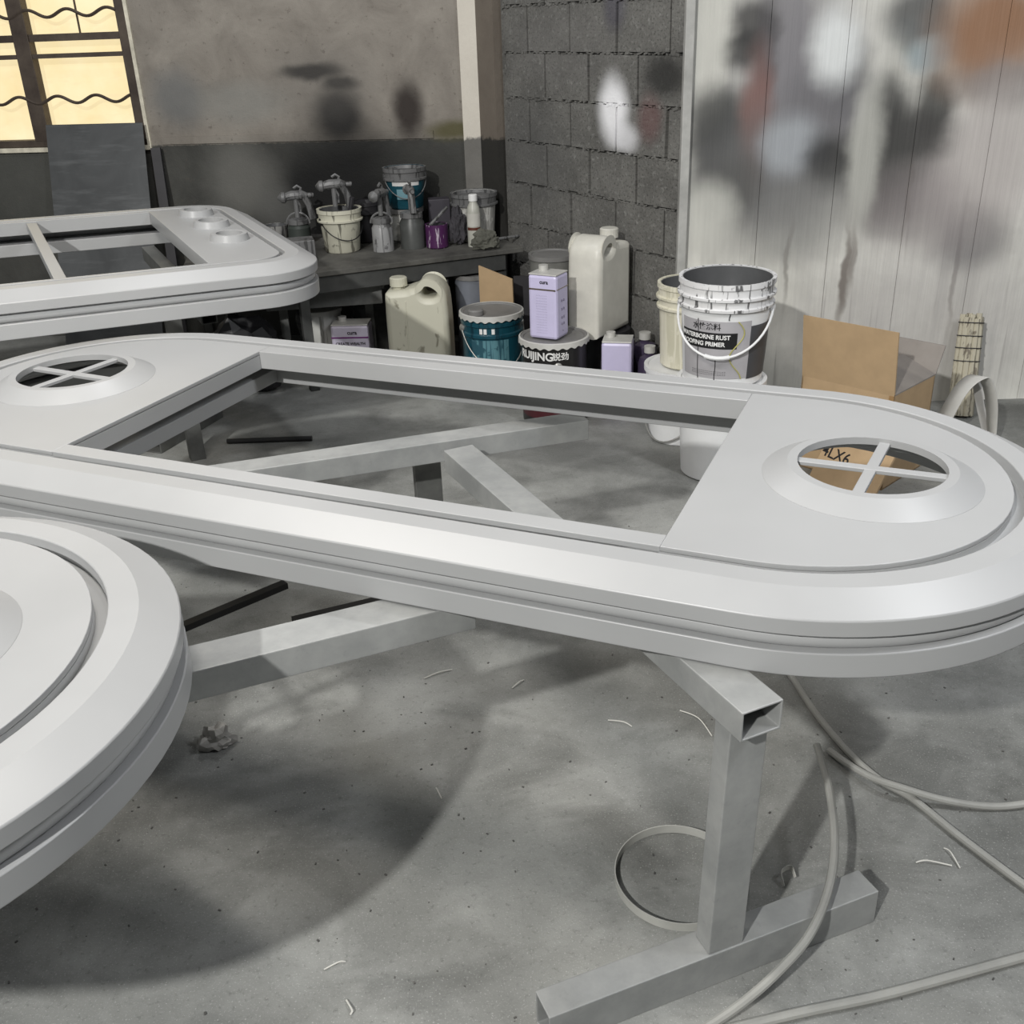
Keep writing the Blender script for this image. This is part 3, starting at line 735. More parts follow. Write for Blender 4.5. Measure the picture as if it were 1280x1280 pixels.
s = pail('white pail with a loose wire handle on the floor under the cream bucket', (bx_ - .02, by_ + .0, 0), .130, .150, .31, WHITE, None, lid=WHITE)
bail(s, .142, .22, math.atan2(-by_, -bx_) - .55, .20, WIRE, .004)
p2 = pail('tall cream bucket coated in dry runs, behind the primer bucket', (bx_, by_, .314), .112, .124, .33, CREAM, CREAM, GREYP, fill=.86)

# cans in front of the block wall ----------------------------------
tx, ty = -.06, 4.60
tc_ = pail('dark teal steel can with dusty grey lid and wire handle, beside the cream jerry can', (tx, ty, 0), .135, .137, .40, TEAL, None, lid=LIDG, bands=(.312, .362), name='paint_can', cat='can')
def crimp(t, r, h, mat):
    n = 40; vs = []; fs = []
    for i in range(n * 4):
        a = 2 * PI * i / (n * 4); k = .5 + .5 * math.cos(a * n / 1.6)
        for (rr, z) in ((r + .001, h + .004), (r + .008, h + .001), (r + .010, h - .016 - .008 * k), (r + .004, h - .016 - .008 * k)): vs.append((rr * math.cos(a), rr * math.sin(a), z))
    for i in range(n * 4):
        j = (i + 1) % (n * 4)
        for q in range(4): e = (q + 1) % 4; fs.append((i * 4 + q, j * 4 + q, j * 4 + e, i * 4 + e))
    return MB().add(vs, fs).build('crimped_rim', mat, t, True, 0, 50)
crimp(tc_, .139, .402, GALV)
at_ = math.atan2(-ty, -tx)
patch('label', .1363, at_ - .75, at_ + .55, .12, .296, m_drip('streaked_blue_label', (92, 138, 148), (30, 70, 84), .47, .35, 60, 2), tc_, .001)
for dx in (-.42, -.28, -.02): patch('label_mark', .1395, at_ + dx, at_ + dx + .10, .326, .350, WINK, tc_, .0008, n=6)
bail(tc_, .141, .335, at_ + .25, .17, WIRE, .003, .008)
MB().lathe([(.001, 0), (.036, 0), (.036, .018), (.030, .024), (.001, .024)], (-.07, -.06, .400), 24, cap=False).build('filler_cap', LIDG, tc_)
kx, ky = .216, 4.27
kc = pail('black steel can lettered in white under the lavender tin', (kx - .010, ky - .012, 0), .140, .140, .370, BLACK, None, lid=LIDG, bands=(.15,), name='paint_can', cat='can')
crimp(kc, .142, .372, GALV)
ak = math.atan2(-ky, -kx)
textmesh('lettering', 'RUIJING', .048, WINK, kc, wrap=(.1416, ak - .62, .316), bold=.0012)
textmesh('lettering', '\u9510\u52b2', .036, WINK, kc, wrap=(.1416, ak + .20, .316), bold=.0006)
patch('label', .1404, ak - 1.3, ak + 1.3, .04, .15, m_plain('dark_red_label', (70, 28, 34), .4), kc, .0008)
bail(kc, .143, .275, ak + PI / 2 + .12, .16, WIRE, .003)
def tin(label, loc, rz, sx, sy, h, mat=LAV, cap=True, stripe=True, txt=None, group=None):
    t = thing('square_tin', label, 'tin', loc, rz, group)
    MB().box((0, 0, h / 2), (sx, sy, h)).build('body', mat, t, False, .012)
    MB().box((0, 0, h + .0015), (sx - .004, sy - .004, .006)).build('top_seam', GALV, t, False, .002)
    MB().lathe([(.001, 0), (.02, 0), (.02, .022), (.001, .022)], (-sx * .25, sy * .2, h + .003), 20, cap=False).build('cap', GALV, t)
    return t
def wall_text(t, body, size, mat, face, sx, sy, x, z, bold=0):
    """flat lettering on a side of a box-like thing: face 0 = -y, 1 = +x, 3 = -x"""
    if face == 0: Mx = Matrix.Translation((x, -sy / 2 - .0008, z)) @ Matrix.Rotation(PI / 2, 4, 'X')
    elif face == 1: Mx = Matrix.Translation((sx / 2 + .0008, x, z)) @ Matrix.Rotation(PI / 2, 4, 'Z') @ Matrix.Rotation(PI / 2, 4, 'X')
    else: Mx = Matrix.Translation((-sx / 2 - .0008, x, z)) @ Matrix.Rotation(-PI / 2, 4, 'Z') @ Matrix.Rotation(PI / 2, 4, 'X')
    return textmesh('lettering', body, size, mat, t, M4=Mx, bold=bold)
lt = tin('tall lavender square tin standing on the black can', (.186, 4.245, .374), -.52, .132, .112, .268)
MB().box((0, -.0562, .209), (.122, .0012, .006)).build('stripe', m_plain('dark_gold_stripe', (84, 74, 60), .5), lt, False)
MB().box((.0662, 0, .211), (.0012, .105, .003)).build('stripe', m_plain('dark_gold_stripe', (140, 130, 100), .5), lt, False)
wall_text(lt, 'cura', .022, INK, 0, .132, .112, .008, .240, .0006)
LAVT = m_plain('grey_lavender_ink', (166, 160, 186), .45)
for k in range(15): wall_text(lt, '- - - - - - -', .0125, LAVT, 0, .132, .112, -.004, .185 - .0112 * k)
for k, (a, b) in enumerate(((.16, 'o o'), (.125, 'x o'), (.09, 'o x'), (.062, 'o o'), (.03, '\u2022'))): wall_text(lt, b, .022, m_plain('grey_ink', (120, 114, 136), .5), 1, .132, .112, .0, a)
# jerry cans
def jerry(label, loc, rz, wd, h, th, mat, neck=+1):
    t = thing('jerry_can', label, 'jerry can', loc, rz)
    o = [(-wd / 2, 0), (wd / 2, 0), (wd / 2, h * .80), (wd * .42, h * .90), (wd * .26, h * .965), (wd * .10, h * .965), (wd * .02, h * .90), (-wd * .10, h * .885), (-wd * .14, h * .87), (-wd * .46, h * .86), (-wd / 2, h * .82)]
    hole = [(wd * .30, h * .80), (wd * .34, h * .86), (wd * .27, h * .915), (wd * .14, h * .915), (wd * .08, h * .86), (wd * .12, h * .80)]
    def chaikin(P, n):
        for _ in range(n):
            Q = []
            for i in range(len(P)):
                a, b = P[i], P[(i + 1) % len(P)]
                Q += [(a[0] * .75 + b[0] * .25, a[1] * .75 + b[1] * .25), (a[0] * .25 + b[0] * .75, a[1] * .25 + b[1] * .75)]
            P = Q
        return P
    o2, hole = [o[0], o[1]] + [p for p in chaikin(o, 2) if p[1] > h * .5], chaikin(hole, 2)
    k0 = max(range(2, len(o2)), key=lambda i: (o2[i][0] > wd * .45) * (10 - o2[i][1]))
    top = o2[2:]; top.sort(key=lambda p: math.atan2(p[1] - h * .5, p[0])); o2 = [o[0], o[1]] + top
    xf = Matrix.Rotation(PI / 2, 4, 'X')
    plate('body', [o2, hole], -th / 2, th / 2, mat, t, .028, True, xf)
    MB().lathe([(.03, 0), (.03, .02), (.001, .02)], (-wd * .30, 0, h * .86), 20).build('neck', mat, t)
    MB().lathe([(.041, 0), (.041, .036), (.036, .04), (.001, .04)], (-wd * .30, 0, h * .86 + .014), 20).build('cap', mat, t, False)
    MB().box((-wd * .16, -th / 2 - .0005, h * .42), (.006, .004, h * .72)).build('moulded_rib', mat, t, False, .001)
    return t
JC = m_drip('stained_translucent_plastic', (204, 202, 184), (128, 124, 108), .62, .45, 20, 9)
JW = m_plain('white_jerry_plastic', (206, 204, 194), .42, var=.1)
q = at(527, 440, 4.72)
jerry('stained cream jerry can under the bench beside the teal can', (q.x, 4.78, .02), -.10, .30, .525, .17, JC)
MB()
bk = pail('dark brown-black bucket on the floor holding up the white jerry can', (.455, 4.525, 0), .100, .104, .318, SOOT, None, lid=SOOT)
jw = jerry('dusty white jerry can against the block wall behind the lavender tin', (.420, 4.478, .3225), 4.10, .285, .445, .165, JW)
q = at(700, 317, 5.02)
g_ = pail('tall grey bucket with flat lid behind the white jerry can in the corner', (at(690, 317, 4.83).x, 4.83, 0), .10, .105, at(690, 317, 4.83).z, m_plain('dull_grey_pail', (116, 116, 112), .5), None, lid=LIDG)
# things under the bench
q = at(588, 340, 5.12); pail('blue-grey pail under the right end of the bench', (q.x + .01, 5.10, 0), .085, .09, .46, m_plain('blue_grey_pail', (118, 122, 130), .45), None, lid=LIDG)
cp = thing('cardboard_sheet', 'torn brown cardboard sheet leaning under the bench right end', 'cardboard', (.06, 4.95, 0))
q0, q1, q2, q3 = at(598, 332, 4.93), at(640, 349, 4.83), at(643, 385, 4.83), at(600, 385, 4.93)
vs = [Vector((q3.x, 4.93, .0)), Vector((q2.x, 4.83, 0)), q1, q0]
vs = [v - Vector(cp.location) for v in vs]; vs += [v + Vector((.004, .007, 0)) for v in vs]
MB().add(vs, [(0, 1, 2, 3), (7, 6, 5, 4), (0, 4, 5, 1), (1, 5, 6, 2), (2, 6, 7, 3), (3, 7, 4, 0)]).build('sheet', CARD, cp, False)
q = at(652, 350, 4.9); bd_ = tag(MB().box((0, 0, .23), (.085, .012, .46), -.2).build('board_offcut', SOOT, None, False), 'dark board offcut upright between bench leg and lavender tin', 'board'); bd_.location = (q.x + .005, 5.0, 0)
q = at(530, 352, 5.15); pail('grey-white lidded pail deep under the bench behind the cream jerry can', (at(530, 352, 4.99).x, 4.99, 0), .105, .112, at(530, 352, 4.99).z, m_plain('grey_white_pail', (168, 167, 162), .5), None, lid=LIDG)  # pail body in one even greyish white
gb = tag(MB().box((0, 0, .24), (.30, .22, .48)).build('steel_box', STEEL_DK, None, False, .006), 'dark grey box behind the small lavender tin under the bench', 'box'); q = at(465, 380, 5.0); gb.location = (q.x, 5.33, 0); gb.rotation_euler = (0, 0, .2)
q = at(403, 410, 4.55); wp_ = pail('white lidded pail smeared with paint under the bench left end', (at(401, 388, 5.10).x, 5.10, 0), .092, .098, at(401, 390, 5.02).z, m_drip('smeared_white', (226, 226, 220), (120, 118, 110), .6, .5), None, lid=m_plain('smeared_lid', (214, 214, 208), .5, var=.15))
q = at(441, 425, 4.93); TZ = at(441, 403, 4.93).z - .225 * 1.05
lt2 = tin('short lavender square tin beside the smeared pail under the bench', (q.x, 4.93, TZ), -.06, .185, .12, .236, m_plain('pale_lavender', (196, 190, 206), .4))
MB().box((0, -.0607, .177), (.183, .0012, .007)).build('stripe', VIO, lt2, False)
wall_text(lt2, 'cura', .027, INK, 0, .185, .12, .012, .201, .0006); wall_text(lt2, 'CREATE WEALTH', .0185, INK, 0, .185, .12, .0, .146, .0005)
stp = tag(MB().box((0, 0, TZ / 2 - .0005), (.19, .14, TZ - .001)).build('wooden_block', SOOT, None, False, .004), 'low dark block the short lavender tin stands on', 'block'); stp.location = (q.x, 4.93, 0)
# bottles and tins between black can and the pails
q = onz(772, 526, 0)
l3 = tin('lavender square tin on the floor in front of the violet bottles', (q.x + .005, q.y + .07, 0), -.2, .13, .12, .345)
k = 0
CL = m_plain('smoky_violet_glass', (64, 56, 76), .18, var=.2)
for (px, py, D, hh, rr, lb) in ((776, 432, 4.36, at(776, 424, 4.36).z, .05, 'smoky violet bottle nearest the lavender floor tin'), (806, 425, 4.39, at(806, 417, 4.39).z, .055, 'smoky violet bottle with grey cap against the block wall'), (812, 445, 4.24, at(812, 434, 4.24).z, .05, 'dark violet bottle beside the white pail with the wire handle'), (752, 440, 4.62, .30, .05, 'x')):
    if lb == 'x': continue
    q = at(px, py, D)
    b_ = thing('bottle', lb, 'bottle', (q.x, D, 0))
    MB().lathe([(.001, 0), (rr, 0), (rr, hh * .78), (rr * .85, hh * .86), (rr * .38, hh * .9), (rr * .38, hh * .95), (.001, hh * .95)], seg=20, cap=False).build('body', CL, b_)
    MB().lathe([(.001, 0), (rr * .48, 0), (rr * .48, hh * .09), (.001, hh * .09)], (0, 0, hh * .93), 16, cap=False).build('cap', GALV if k else LIDG, b_); k += 1

# ------------------------------------------------------------------ on the bench
def bspot_(x, y): p = onz(x, y, BZ); return Vector((p.x, p.y, BZ))
def gun(t, base, rz=0, sc=1.0, mat=DGREY, lean=0):
    """spray gun: body, nozzle, air cap, grip, trigger; base = point under the gun's cup connector"""
    R = Matrix.Rotation(rz, 4, 'Z') @ Matrix.Rotation(lean, 4, 'Y') @ Matrix.Scale(sc, 4)
    T = Matrix.Translation(base) @ R
    def put(m, nm, par):
        m.v = [tuple(T @ Vector(v)) for v in m.v]; return m.build(nm, mat, par)
    RX = Matrix.Rotation(PI / 2, 3, 'Y')
    g = put(MB().tube([(-.05, 0, .088), (-.015, 0, .095), (.03, 0, .095), (.052, 0, .09)], [.017, .021, .021, .014], 10).tube([(0, 0, 0), (0, 0, .09)], .011, 10), 'gun_body', t)
    put(MB().lathe([(.004, -.018), (.014, -.010), (.024, .0), (.025, .014), (.017, .02)], (-.06, 0, .088), 16, R=RX), 'air_cap', g)
    put(MB().tube([(.035, 0, .095), (.055, 0, .05), (.066, 0, -.01)], [.017, .015, .017], 8), 'grip', g)
    put(MB().tube([(.0, .0, .085), (.018, 0, .05), (.016, 0, .015)], .0045, 6), 'trigger', g)
    put(MB().tube([(.02, 0, .10), (.028, 0, .125), (.012, 0, .135), (-.004, 0, .125)], .006, 6), 'hook', g)
    put(MB().lathe([(.011, 0), (.011, .02), (.008, .026), (.001, .026)], (.055, 0, .092), 12, R=RX), 'adjuster', g)
    return g
b0 = bspot_(429, 313)
wb = pail('dripping cream bucket with a spray gun across its mouth, on the bench', tuple(b0), .086, .104, .205, DIRTY, DIRTY, GREYP, fill=.75)
bail(wb, .10, .15, -PI / 2 + .5, .085, INK, .0026)
gs = thing('spray_gun', 'spray gun lying across the mouth of the dripping cream bucket', 'spray gun', (b0.x, b0.y + .03, BZ + .205))
gun(gs, (-.02, 0, .005), .1, 1.12); MB().tube([(.05, -.02, -.03), (.07, -.03, .05)], .012, 8).build('hose_stub', SOOT, gs)
p_ = bspot_(464, 303); pail('black bucket behind the dripping cream bucket', (p_.x - .025, p_.y + .04, BZ), .062, .075, .20, SOOT, SOOT, SOOT, fill=.8)
p_ = bspot_(354, 303); pot = pail('small white-streaked pot beside a grey spray gun cup', (p_.x - .03, p_.y + .01, BZ), .056, .064, .09, m_drip('streaked_pot', (150, 149, 146), (44, 44, 46), .50, .5, 60, 1.5), None, GREYP, fill=.8, name='paint_pot', cat='pot')
def cup(label, pos, r, h, mat, rz, arm=True, sc=1.0):
    t = thing('spray_gun', label, 'spray gun', tuple(pos))
    MB().lathe([(.001, 0), (r, 0), (r, h * .74), (r * .82, h * .86), (r * .82, h), (.001, h)], seg=24, cap=False).build('cup', mat, t)
    MB().lathe([(r * .90, 0), (r * .90, .022), (r * .5, .03), (.001, .03)], (0, 0, h * .9), 20).build('cup_lid', DGREY, t)
    if arm:
        pts = [(r * 1.02 * math.cos(a), 0, h * .9 + r * .95 * math.sin(a)) for a in [PI * k / 12 for k in range(13)]]
        MB().tube(pts, .0055, 6).build('clamp_yoke', DGREY, t)
    gun(t, (0, 0, h + .02), rz, sc); return t
p_ = bspot_(377, 304); cup('spray gun on a dark grey cup, leftmost on the bench', (p_.x, p_.y - .02, BZ), .058, .115, DGREEN, .15, sc=1.15)
p_ = bspot_(480, 313); cup('spray gun on a silvery crusted cup between cream bucket and grey jar', p_, .052, .15, m_drip('crusted_silver_cup', (150, 150, 150), (70, 70, 70), .55, .35), 1.2, sc=1.1)
p_ = bspot_(517, 309); cup('spray gun on a tall dull green-grey jar, in front of the teal bucket', p_, .062, .165, m_plain('dull_jar', (74, 76, 74), .4, var=.25), -1.3, False)
p_ = bspot_(547, 309); pc = pail('small open purple can with white splashes on the bench', tuple(p_), .055, .056, .115, PURP, None, SOOT, fill=.85, name='paint_can', cat='can')
br = tag(MB().tube([(0, 0, 0), (.09, .0, .085)], .008, 8).build('brush_handle', DGREY, None), 'brush handle leaning out of the purple can', 'brush'); br.location = p_ + Vector((-.03, .0, .109))
p_ = Vector((at(551, 297, 5.44).x, 5.42, BZ)); dbx = tag(MB().box((0, 0, .10), (.11, .09, .20)).build('dark_box', m_plain('charcoal_violet_box', (60, 57, 64), .6), None, False, .004), 'charcoal box behind the purple can on the bench', 'box'); dbx.location = (p_.x, p_.y + .02, BZ); dbx.rotation_euler = (0, 0, .12)
q = bspot_(511, 299); q.y = 5.43
pail('white pail on the bench beneath the small teal bucket', (at(508, 280, 5.43).x, 5.43, BZ), .08, .088, .16, m_plain('splashed_white', (190, 190, 184), .5, var=.2), None, lid=LIDG)
tb = pail('small teal bucket stacked on a white pail at the back of the bench', (at(508, 250, 5.43).x, 5.43, BZ + .164), .085, .104, .195, TEALP, DGREY, DGREY, fill=.9)
atb = math.atan2(-5.43, .56)
patch('label', .0955, atb - .75, atb + .75, .115, .135, WINK, tb, .001, .0975)
patch('label', .0945, atb - .5, atb + .3, .05, .10, m_plain('pale_teal_label', (110, 150, 160), .45), tb, .001, .0965)
textmesh('lettering', 'WATER PAINT', .014, WINK, tb, wrap=(.1, atb - .08, .148))
bail(tb, .103, .155, atb + .1, .10, DGREY, .0026)
q = at(593, 270, 5.33); bb = pail('grey-white bucket in the bench corner behind the white bottle', (q.x, 5.36, BZ), .096, .112, at(593, 244, 5.26).z - BZ, m_drip('grey_white_bucket', (170, 169, 164), (210, 209, 204), .5, .5), DGREY, DGREY, fill=.92)
p_ = Vector((at(593, 290, 5.19).x, 5.19, BZ))
KB = (at(593, 240, 5.19).z - BZ) / .197
bo_ = thing('bottle', 'small white bottle with a brown label band, right end of the bench', 'bottle', tuple(p_))
MB().lathe([(.001, 0), (.034, 0), (.034, .125 * KB), (.029, .145 * KB), (.019, .16 * KB), (.019, .172 * KB), (.001, .172 * KB)], seg=24, cap=False).build('body', m_plain('bottle_white', (178, 178, 168), .4), bo_)
MB().lathe([(.022, 0), (.022, .028), (.019, .031), (.001, .031)], (0, 0, .166 * KB), 20).build('cap', WINK, bo_)
patch('label', .0344, 3.6, 5.8, .075 * KB, .122 * KB, m_plain('bottle_label', (196, 194, 186), .5), bo_); patch('label_band', .0344, 3.6, 5.8, .062 * KB, .072 * KB, BROWNINK, bo_)
def crumple(name, label, cat, loc, size, mat, seed, sub=4, amp=.45, flat=.6):
    bm = bmesh.new(); bmesh.ops.create_icosphere(bm, subdivisions=sub, radius=1)
    rnd = random.Random(seed)
    for v in bm.verts:
        p = v.co.copy(); k = 1 + amp * (mnoise.noise(p * 1.7 + Vector((seed, 0, 0))) + .6 * mnoise.noise(p * 4.1 + Vector((0, seed, 0)))) + rnd.uniform(-.03, .03) - .16 * abs(mnoise.noise(p * 7.3 + Vector((seed, seed, 0))))
        v.co = Vector((p.x * k * size[0], p.y * k * size[1], max(p.z, -flat) * k * size[2]))
    mz = min(v.co.z for v in bm.verts)
    for v in bm.verts: v.co.z -= mz
    me = bpy.data.meshes.new(name); bm.to_mesh(me); bm.free()
    o = finish(name, me, mat, None, False); o.location = loc; return tag(o, label, cat)
p_ = Vector((at(573, 304, 5.24).x, 5.24, BZ)); crumple('rag', 'crumpled dark rag heap beside the purple can', 'rag', (p_.x, p_.y, BZ), (.042, .036, .095), m_plain('dark_rag', (62, 60, 64), .9, var=.3), 4)
p_ = Vector((at(607, 304, 5.12).x, 5.09, BZ)); crumple('rag', 'flat olive-grey rag in front of the white bottle', 'rag', (p_.x, p_.y, BZ), (.066, .03, .055), m_plain('olive_rag', (86, 86, 78), .9, var=.3), 9)
pa, pb_ = bspot_(612, 303), bspot_(652, 297)
rd = MB().tube([pa + Vector((0, 0, .012)), pb_ + Vector((0, 0, .012))], .007, 8); rd.tube([bspot_(600, 300) + Vector((0, 0, .02)), bspot_(634, 297) + Vector((0, 0, .02))], .006, 8)
ro = tag(MB().tube([pa + Vector((0, 0, .012)), pb_ + Vector((.01, 0, .012))], .007, 8).build('metal_rod', DGREY, None), 'thin metal rod lying across the right end of the bench', 'rod')
q = bspot_(372, 329); sb = tag(MB().box((0, 0, .05), (.15, .12, .10)).build('small_box', DGREY, None, False, .004), 'small splashed box on the bench front edge beside the ringed door leaf', 'box'); sb.location = (q.x, q.y + .07, BZ); sb.rotation_euler = (0, 0, .25)
q = onz(460, 345, .48); crumple('paper_scrap', 'white paper scrap on the steel channel under the bench edge', 'paper', (q.x, q.y, .472), (.07, .03, .012), PAPER, 3, 2)

# ------------------------------------------------------------------ leaning things at the back left
lp_ = thing('steel_sheet', 'dark grey steel sheet leaning on the window grille', 'metal sheet', (-2.1, 5.55, 0))
TL, TR = at(57, 157, 5.80), at(178, 154, 5.76)
nrm = None
bl, brr = Vector((TL.x - .0, 5.42, 0)), Vector((TR.x + .02, 5.38, 0))
vs = [bl, brr, TR, TL]; vs = [v - Vector(lp_.location) for v in vs]; vs += [v + Vector((0, .003, .003)) for v in vs]
def m_sheet():
    n = N('scuffed_grey_sheet', .45, .2); v = n.coord(); f = n.noise(v, 3, 5, .6, .8); g = n.noise(n.coord(rot=(0, .7, 0), scale=(1, 1, 7)), 4, 4, .6)
    a = n.mix(n.ramp(f, [(.3, 0.0), (.7, 1.0)]), lin((66, 68, 69)), lin((88, 90, 91)))
    n.color(n.mix(n.math('MULTIPLY', n.ramp(g, [(.55, 0.0), (.75, 1.0)]), .5), a, lin((112, 114, 115)))); return n.m
MB().add(vs, [(0, 1, 2, 3), (7, 6, 5, 4), (0, 4, 5, 1), (1, 5, 6, 2), (2, 6, 7, 3), (3, 7, 4, 0)]).build('sheet', m_sheet(), lp_, False)
a = at(190, 185, 5.78); b = Vector((a.x + .04, 5.62, 0))
bt = tag(MB().ribbon([b + Vector((0, 0, .0)), a + Vector((.02, 0, 0))], (1, 0, 0), .05, .02).build('timber_batten', SOOT, None, False), 'narrow dark batten leaning on the wall just right of the grey sheet', 'batten')

# ------------------------------------------------------------------ box, bundle and strip by the sheet wall
C0 = onz(1102, 613, 0); C0 = Vector((C0.x, C0.y, 0))
HB = .36
tl = onz(1003, 469, HB); tr = onz(1120, 496, HB); tr2 = onz(1193, 474, HB)
bxo = thing('cardboard_box', 'open brown cardboard box marked 4LX6 on the floor by the sheet wall', 'box', tuple(C0))
o_ = Vector(bxo.location)
e1 = Vector((tl.x - tr.x, tl.y - tr.y, 0)); L1_ = .365; e1.normalize(); e2 = Vector((-e1.y, e1.x, 0)) * -1; L2_ = .31
def panel(nm, pts, mat=CARD, th=.006, nrm=(0, 0, 1), par=None):
    n_ = Vector(nrm) * th; vs = [Vector(p) for p in pts]; k = len(vs); vs += [v + n_ for v in vs]
    fs = [tuple(range(k)), tuple(range(k, 2 * k))[::-1]] + [(i, k + i, k + (i + 1) % k, (i + 1) % k) for i in range(k)]
    return MB().add(vs, fs).build(nm, mat, par or bxo, False)
Z = Vector((0, 0, 1)); A = Vector((0, 0, 0)); B_ = e1 * L1_; D_ = e2 * L2_; E_ = B_ + D_
panel('front_wall', [A, B_, B_ + Z * HB, A + Z * HB], CARD, .006, e2)
panel('side_wall', [A, D_, D_ + Z * HB, A + Z * HB], CARD, .006, e1)
panel('back_wall', [D_, E_, E_ + Z * HB, D_ + Z * HB], CARD, .006, -e2)
panel('side_wall', [B_, E_, E_ + Z * HB, B_ + Z * HB], CARD, .006, -e1)
panel('bottom', [A, B_, E_, D_], CARD, .006)
fl0 = (-e2 * .03 + Z * .235)
panel('front_flap', [A + Z * HB, B_ + Z * HB, B_ + Z * HB + fl0, A + Z * HB + fl0], CARD, .006, e2)
panel('side_flap', [A + Z * HB, A + Z * HB + e1 * .12 + e2 * .03 + Z * .06, D_ + Z * HB + e1 * .12 - e2 * .03 + Z * .06, D_ + Z * HB], CARDG, .005, (0, 0, 1))
panel('back_flap', [D_ + Z * HB, E_ + Z * HB, E_ + Z * HB + e2 * .05 + Z * .10, D_ + Z * HB + e2 * .05 + Z * .10], CARDG, .005, e2)
panel('tape_edge', [A - e2 * .001 + e1 * .0, A - e2 * .001 + e1 * .018, A - e2 * .001 + e1 * .018 + Z * HB, A - e2 * .001 + Z * HB], CARDD, .0006, -e2)
# flattened carton leaning in front of the box
G0 = onz(1006, 606, 0); G1 = onz(1066, 636, 0); G0.z = G1.z = 0
gb_ = (G1 - G0).normalized(); gn = Vector((gb_.y, -gb_.x, 0))
if gn.y < 0: gn = -gn
gu = (Z * math.cos(.5) + gn * math.sin(.5)).normalized(); gf = gb_.cross(gu)
fc = thing('flattened_carton', 'flattened carton printed 4LX6 leaning before the open box, seen through the right vent', 'carton', tuple(G0))
panel('sheet', [Vector((0, 0, .001)), gb_ * .30 + Z * .001, gb_ * .30 + gu * .27, gu * .27], CARD, .008, -gf, fc)
tp = onplane(1045, 569, G0, gf) - G0
if gf.y > 0: gf = -gf
textmesh('lettering', '4LX6', .060, INK, fc, M4=Matrix.Translation(tp + gf * .0006) @ Matrix((gb_, gu, gf)).transposed().to_4x4(), bold=.0006)
# bundle of split bamboo
q = at(1207, 393, 4.22); bn = thing('bamboo_bundle', 'short bundle of pale slats tied with string, leaning on the sheet wall', 'bundle', (q.x - .01, 4.10, 0))
topv = Vector((.03, .10, q.z)); SL = m_drip('pale_bamboo', (190, 184, 164), (112, 104, 92), .58, .6, 60, 3)
axv = topv.normalized(); sa = axv.cross(Vector((0, 1, 0))).normalized(); sb_ = axv.cross(sa)
for i in range(15):
    a = 2 * PI * i / 15; r_ = .036 if i < 11 else .016
    o1 = sa * r_ * math.cos(a * (15 / 11 if i < 11 else 3.7)) + sb_ * r_ * math.sin(a * (15 / 11 if i < 11 else 3.7))
    MB().tube([o1 * 1.15 + Vector((0, 0, .0)), o1 * 1.1 + topv * .5, o1 + topv * random.uniform(.96, 1.03)], .0125, 7).build('slat', SL, bn)
for f in (.55, .68, .8, .93):
    pts = [topv * f + (sa * math.cos(t) + sb_ * math.sin(t)) * (.055 - .006 * f) for t in [2 * PI * k / 20 for k in range(21)]]
    MB().tube(pts, .0022, 6).build('string_tie', SOOT, bn)
# bent sheet-metal strip
st_ = thing('metal_strip', 'pale bent sheet-metal strip arching in front of the bamboo bundle', 'metal strip', (1.80, 3.78, 0))
o_ = Vector(st_.location)
nr = smooth_path([at(x, y, 3.70) - o_ for x, y in ((1160, 590), (1178, 548), (1191, 522), (1203, 500), (1215, 484), (1229, 474), (1240, 474), (1247, 500), (1247, 525), (1244, 560), (1240, 590))], 5)
fr_ = smooth_path([at(x, y, 3.79) - o_ for x, y in ((1142, 580), (1158, 545), (1172, 518), (1183, 499), (1193, 483), (1207, 470), (1219, 469), (1229, 484), (1233, 512), (1234, 550), (1233, 585))], 5)
vs, fs = [], []
for p, q in zip(nr, fr_): vs += [p, q]
for i in range(len(nr) - 1): fs.append((2 * i, 2 * i + 1, 2 * i + 3, 2 * i + 2))
sob = MB().add(vs, fs).build('arched_strip', m_plain('pale_strip', (196, 195, 190), .45), st_, True)
sd = sob.modifiers.new('thickness', 'SOLIDIFY'); sd.thickness = .0025
pth = [at(x, y, D) for x, y, D in ((1220, 476, 3.80), (1226, 510, 3.80), (1234, 545, 3.78), (1240, 580, 3.74))]
MB().ribbon([v - o_ for v in pth], (.9, .3, 0), .038, .0025).build('strip_tail', m_plain('pale_strip', (188, 186, 182), .45), st_, True)

# ------------------------------------------------------------------ on the floor
def hose(label, px, r, zs=None):
    pts = [onz(x, y, (zs[i] if zs else r + .001)) for i, (x, y) in enumerate(px)]
    o = MB().tube(smooth_path(pts), r, 10).build('hose', HOSE, None); return tag(o, label, 'hose')
hose('grey hose end rising free and curving over the foot beam', [(1021, 932), (1036, 985), (1043, 1050), (1036, 1110), (1012, 1168), (972, 1215), (925, 1256), (870, 1292), (800, 1330)], .0085, [.13, .125, .12, .11, .10, .08, .06, .035, .03])
hose('grey hose running from under the middle door leaf to the right edge', [(975, 825), (992, 850), (1020, 892), (1060, 940), (1100, 975), (1140, 998), (1200, 1046), (1280, 1106), (1330, 1140)], .0085)
hose('grey hose bending to the right across the other hose', [(1036, 938), (1060, 955), (1090, 972), (1125, 984), (1180, 1000), (1235, 1008), (1280, 1005), (1340, 992)], .0085, [.012, .018, .027, .036, .020, .0095, .0095, .0095])
hose('grey hose crossing the bottom right corner of the floor', [(1340, 1180), (1280, 1196), (1200, 1218), (1100, 1245), (1000, 1266), (900, 1290), (820, 1310)], .0095)
rg = MB()
R_ = .128; n = 72; vs = []; fs = []
for i in range(n):
    a = 2 * PI * i / n
    for rr, z in ((R_, 0), (R_ + .002, 0), (R_ + .002, .020), (R_, .020)): vs.append((rr * math.cos(a) * 1.0, rr * math.sin(a) * 1.03, z))
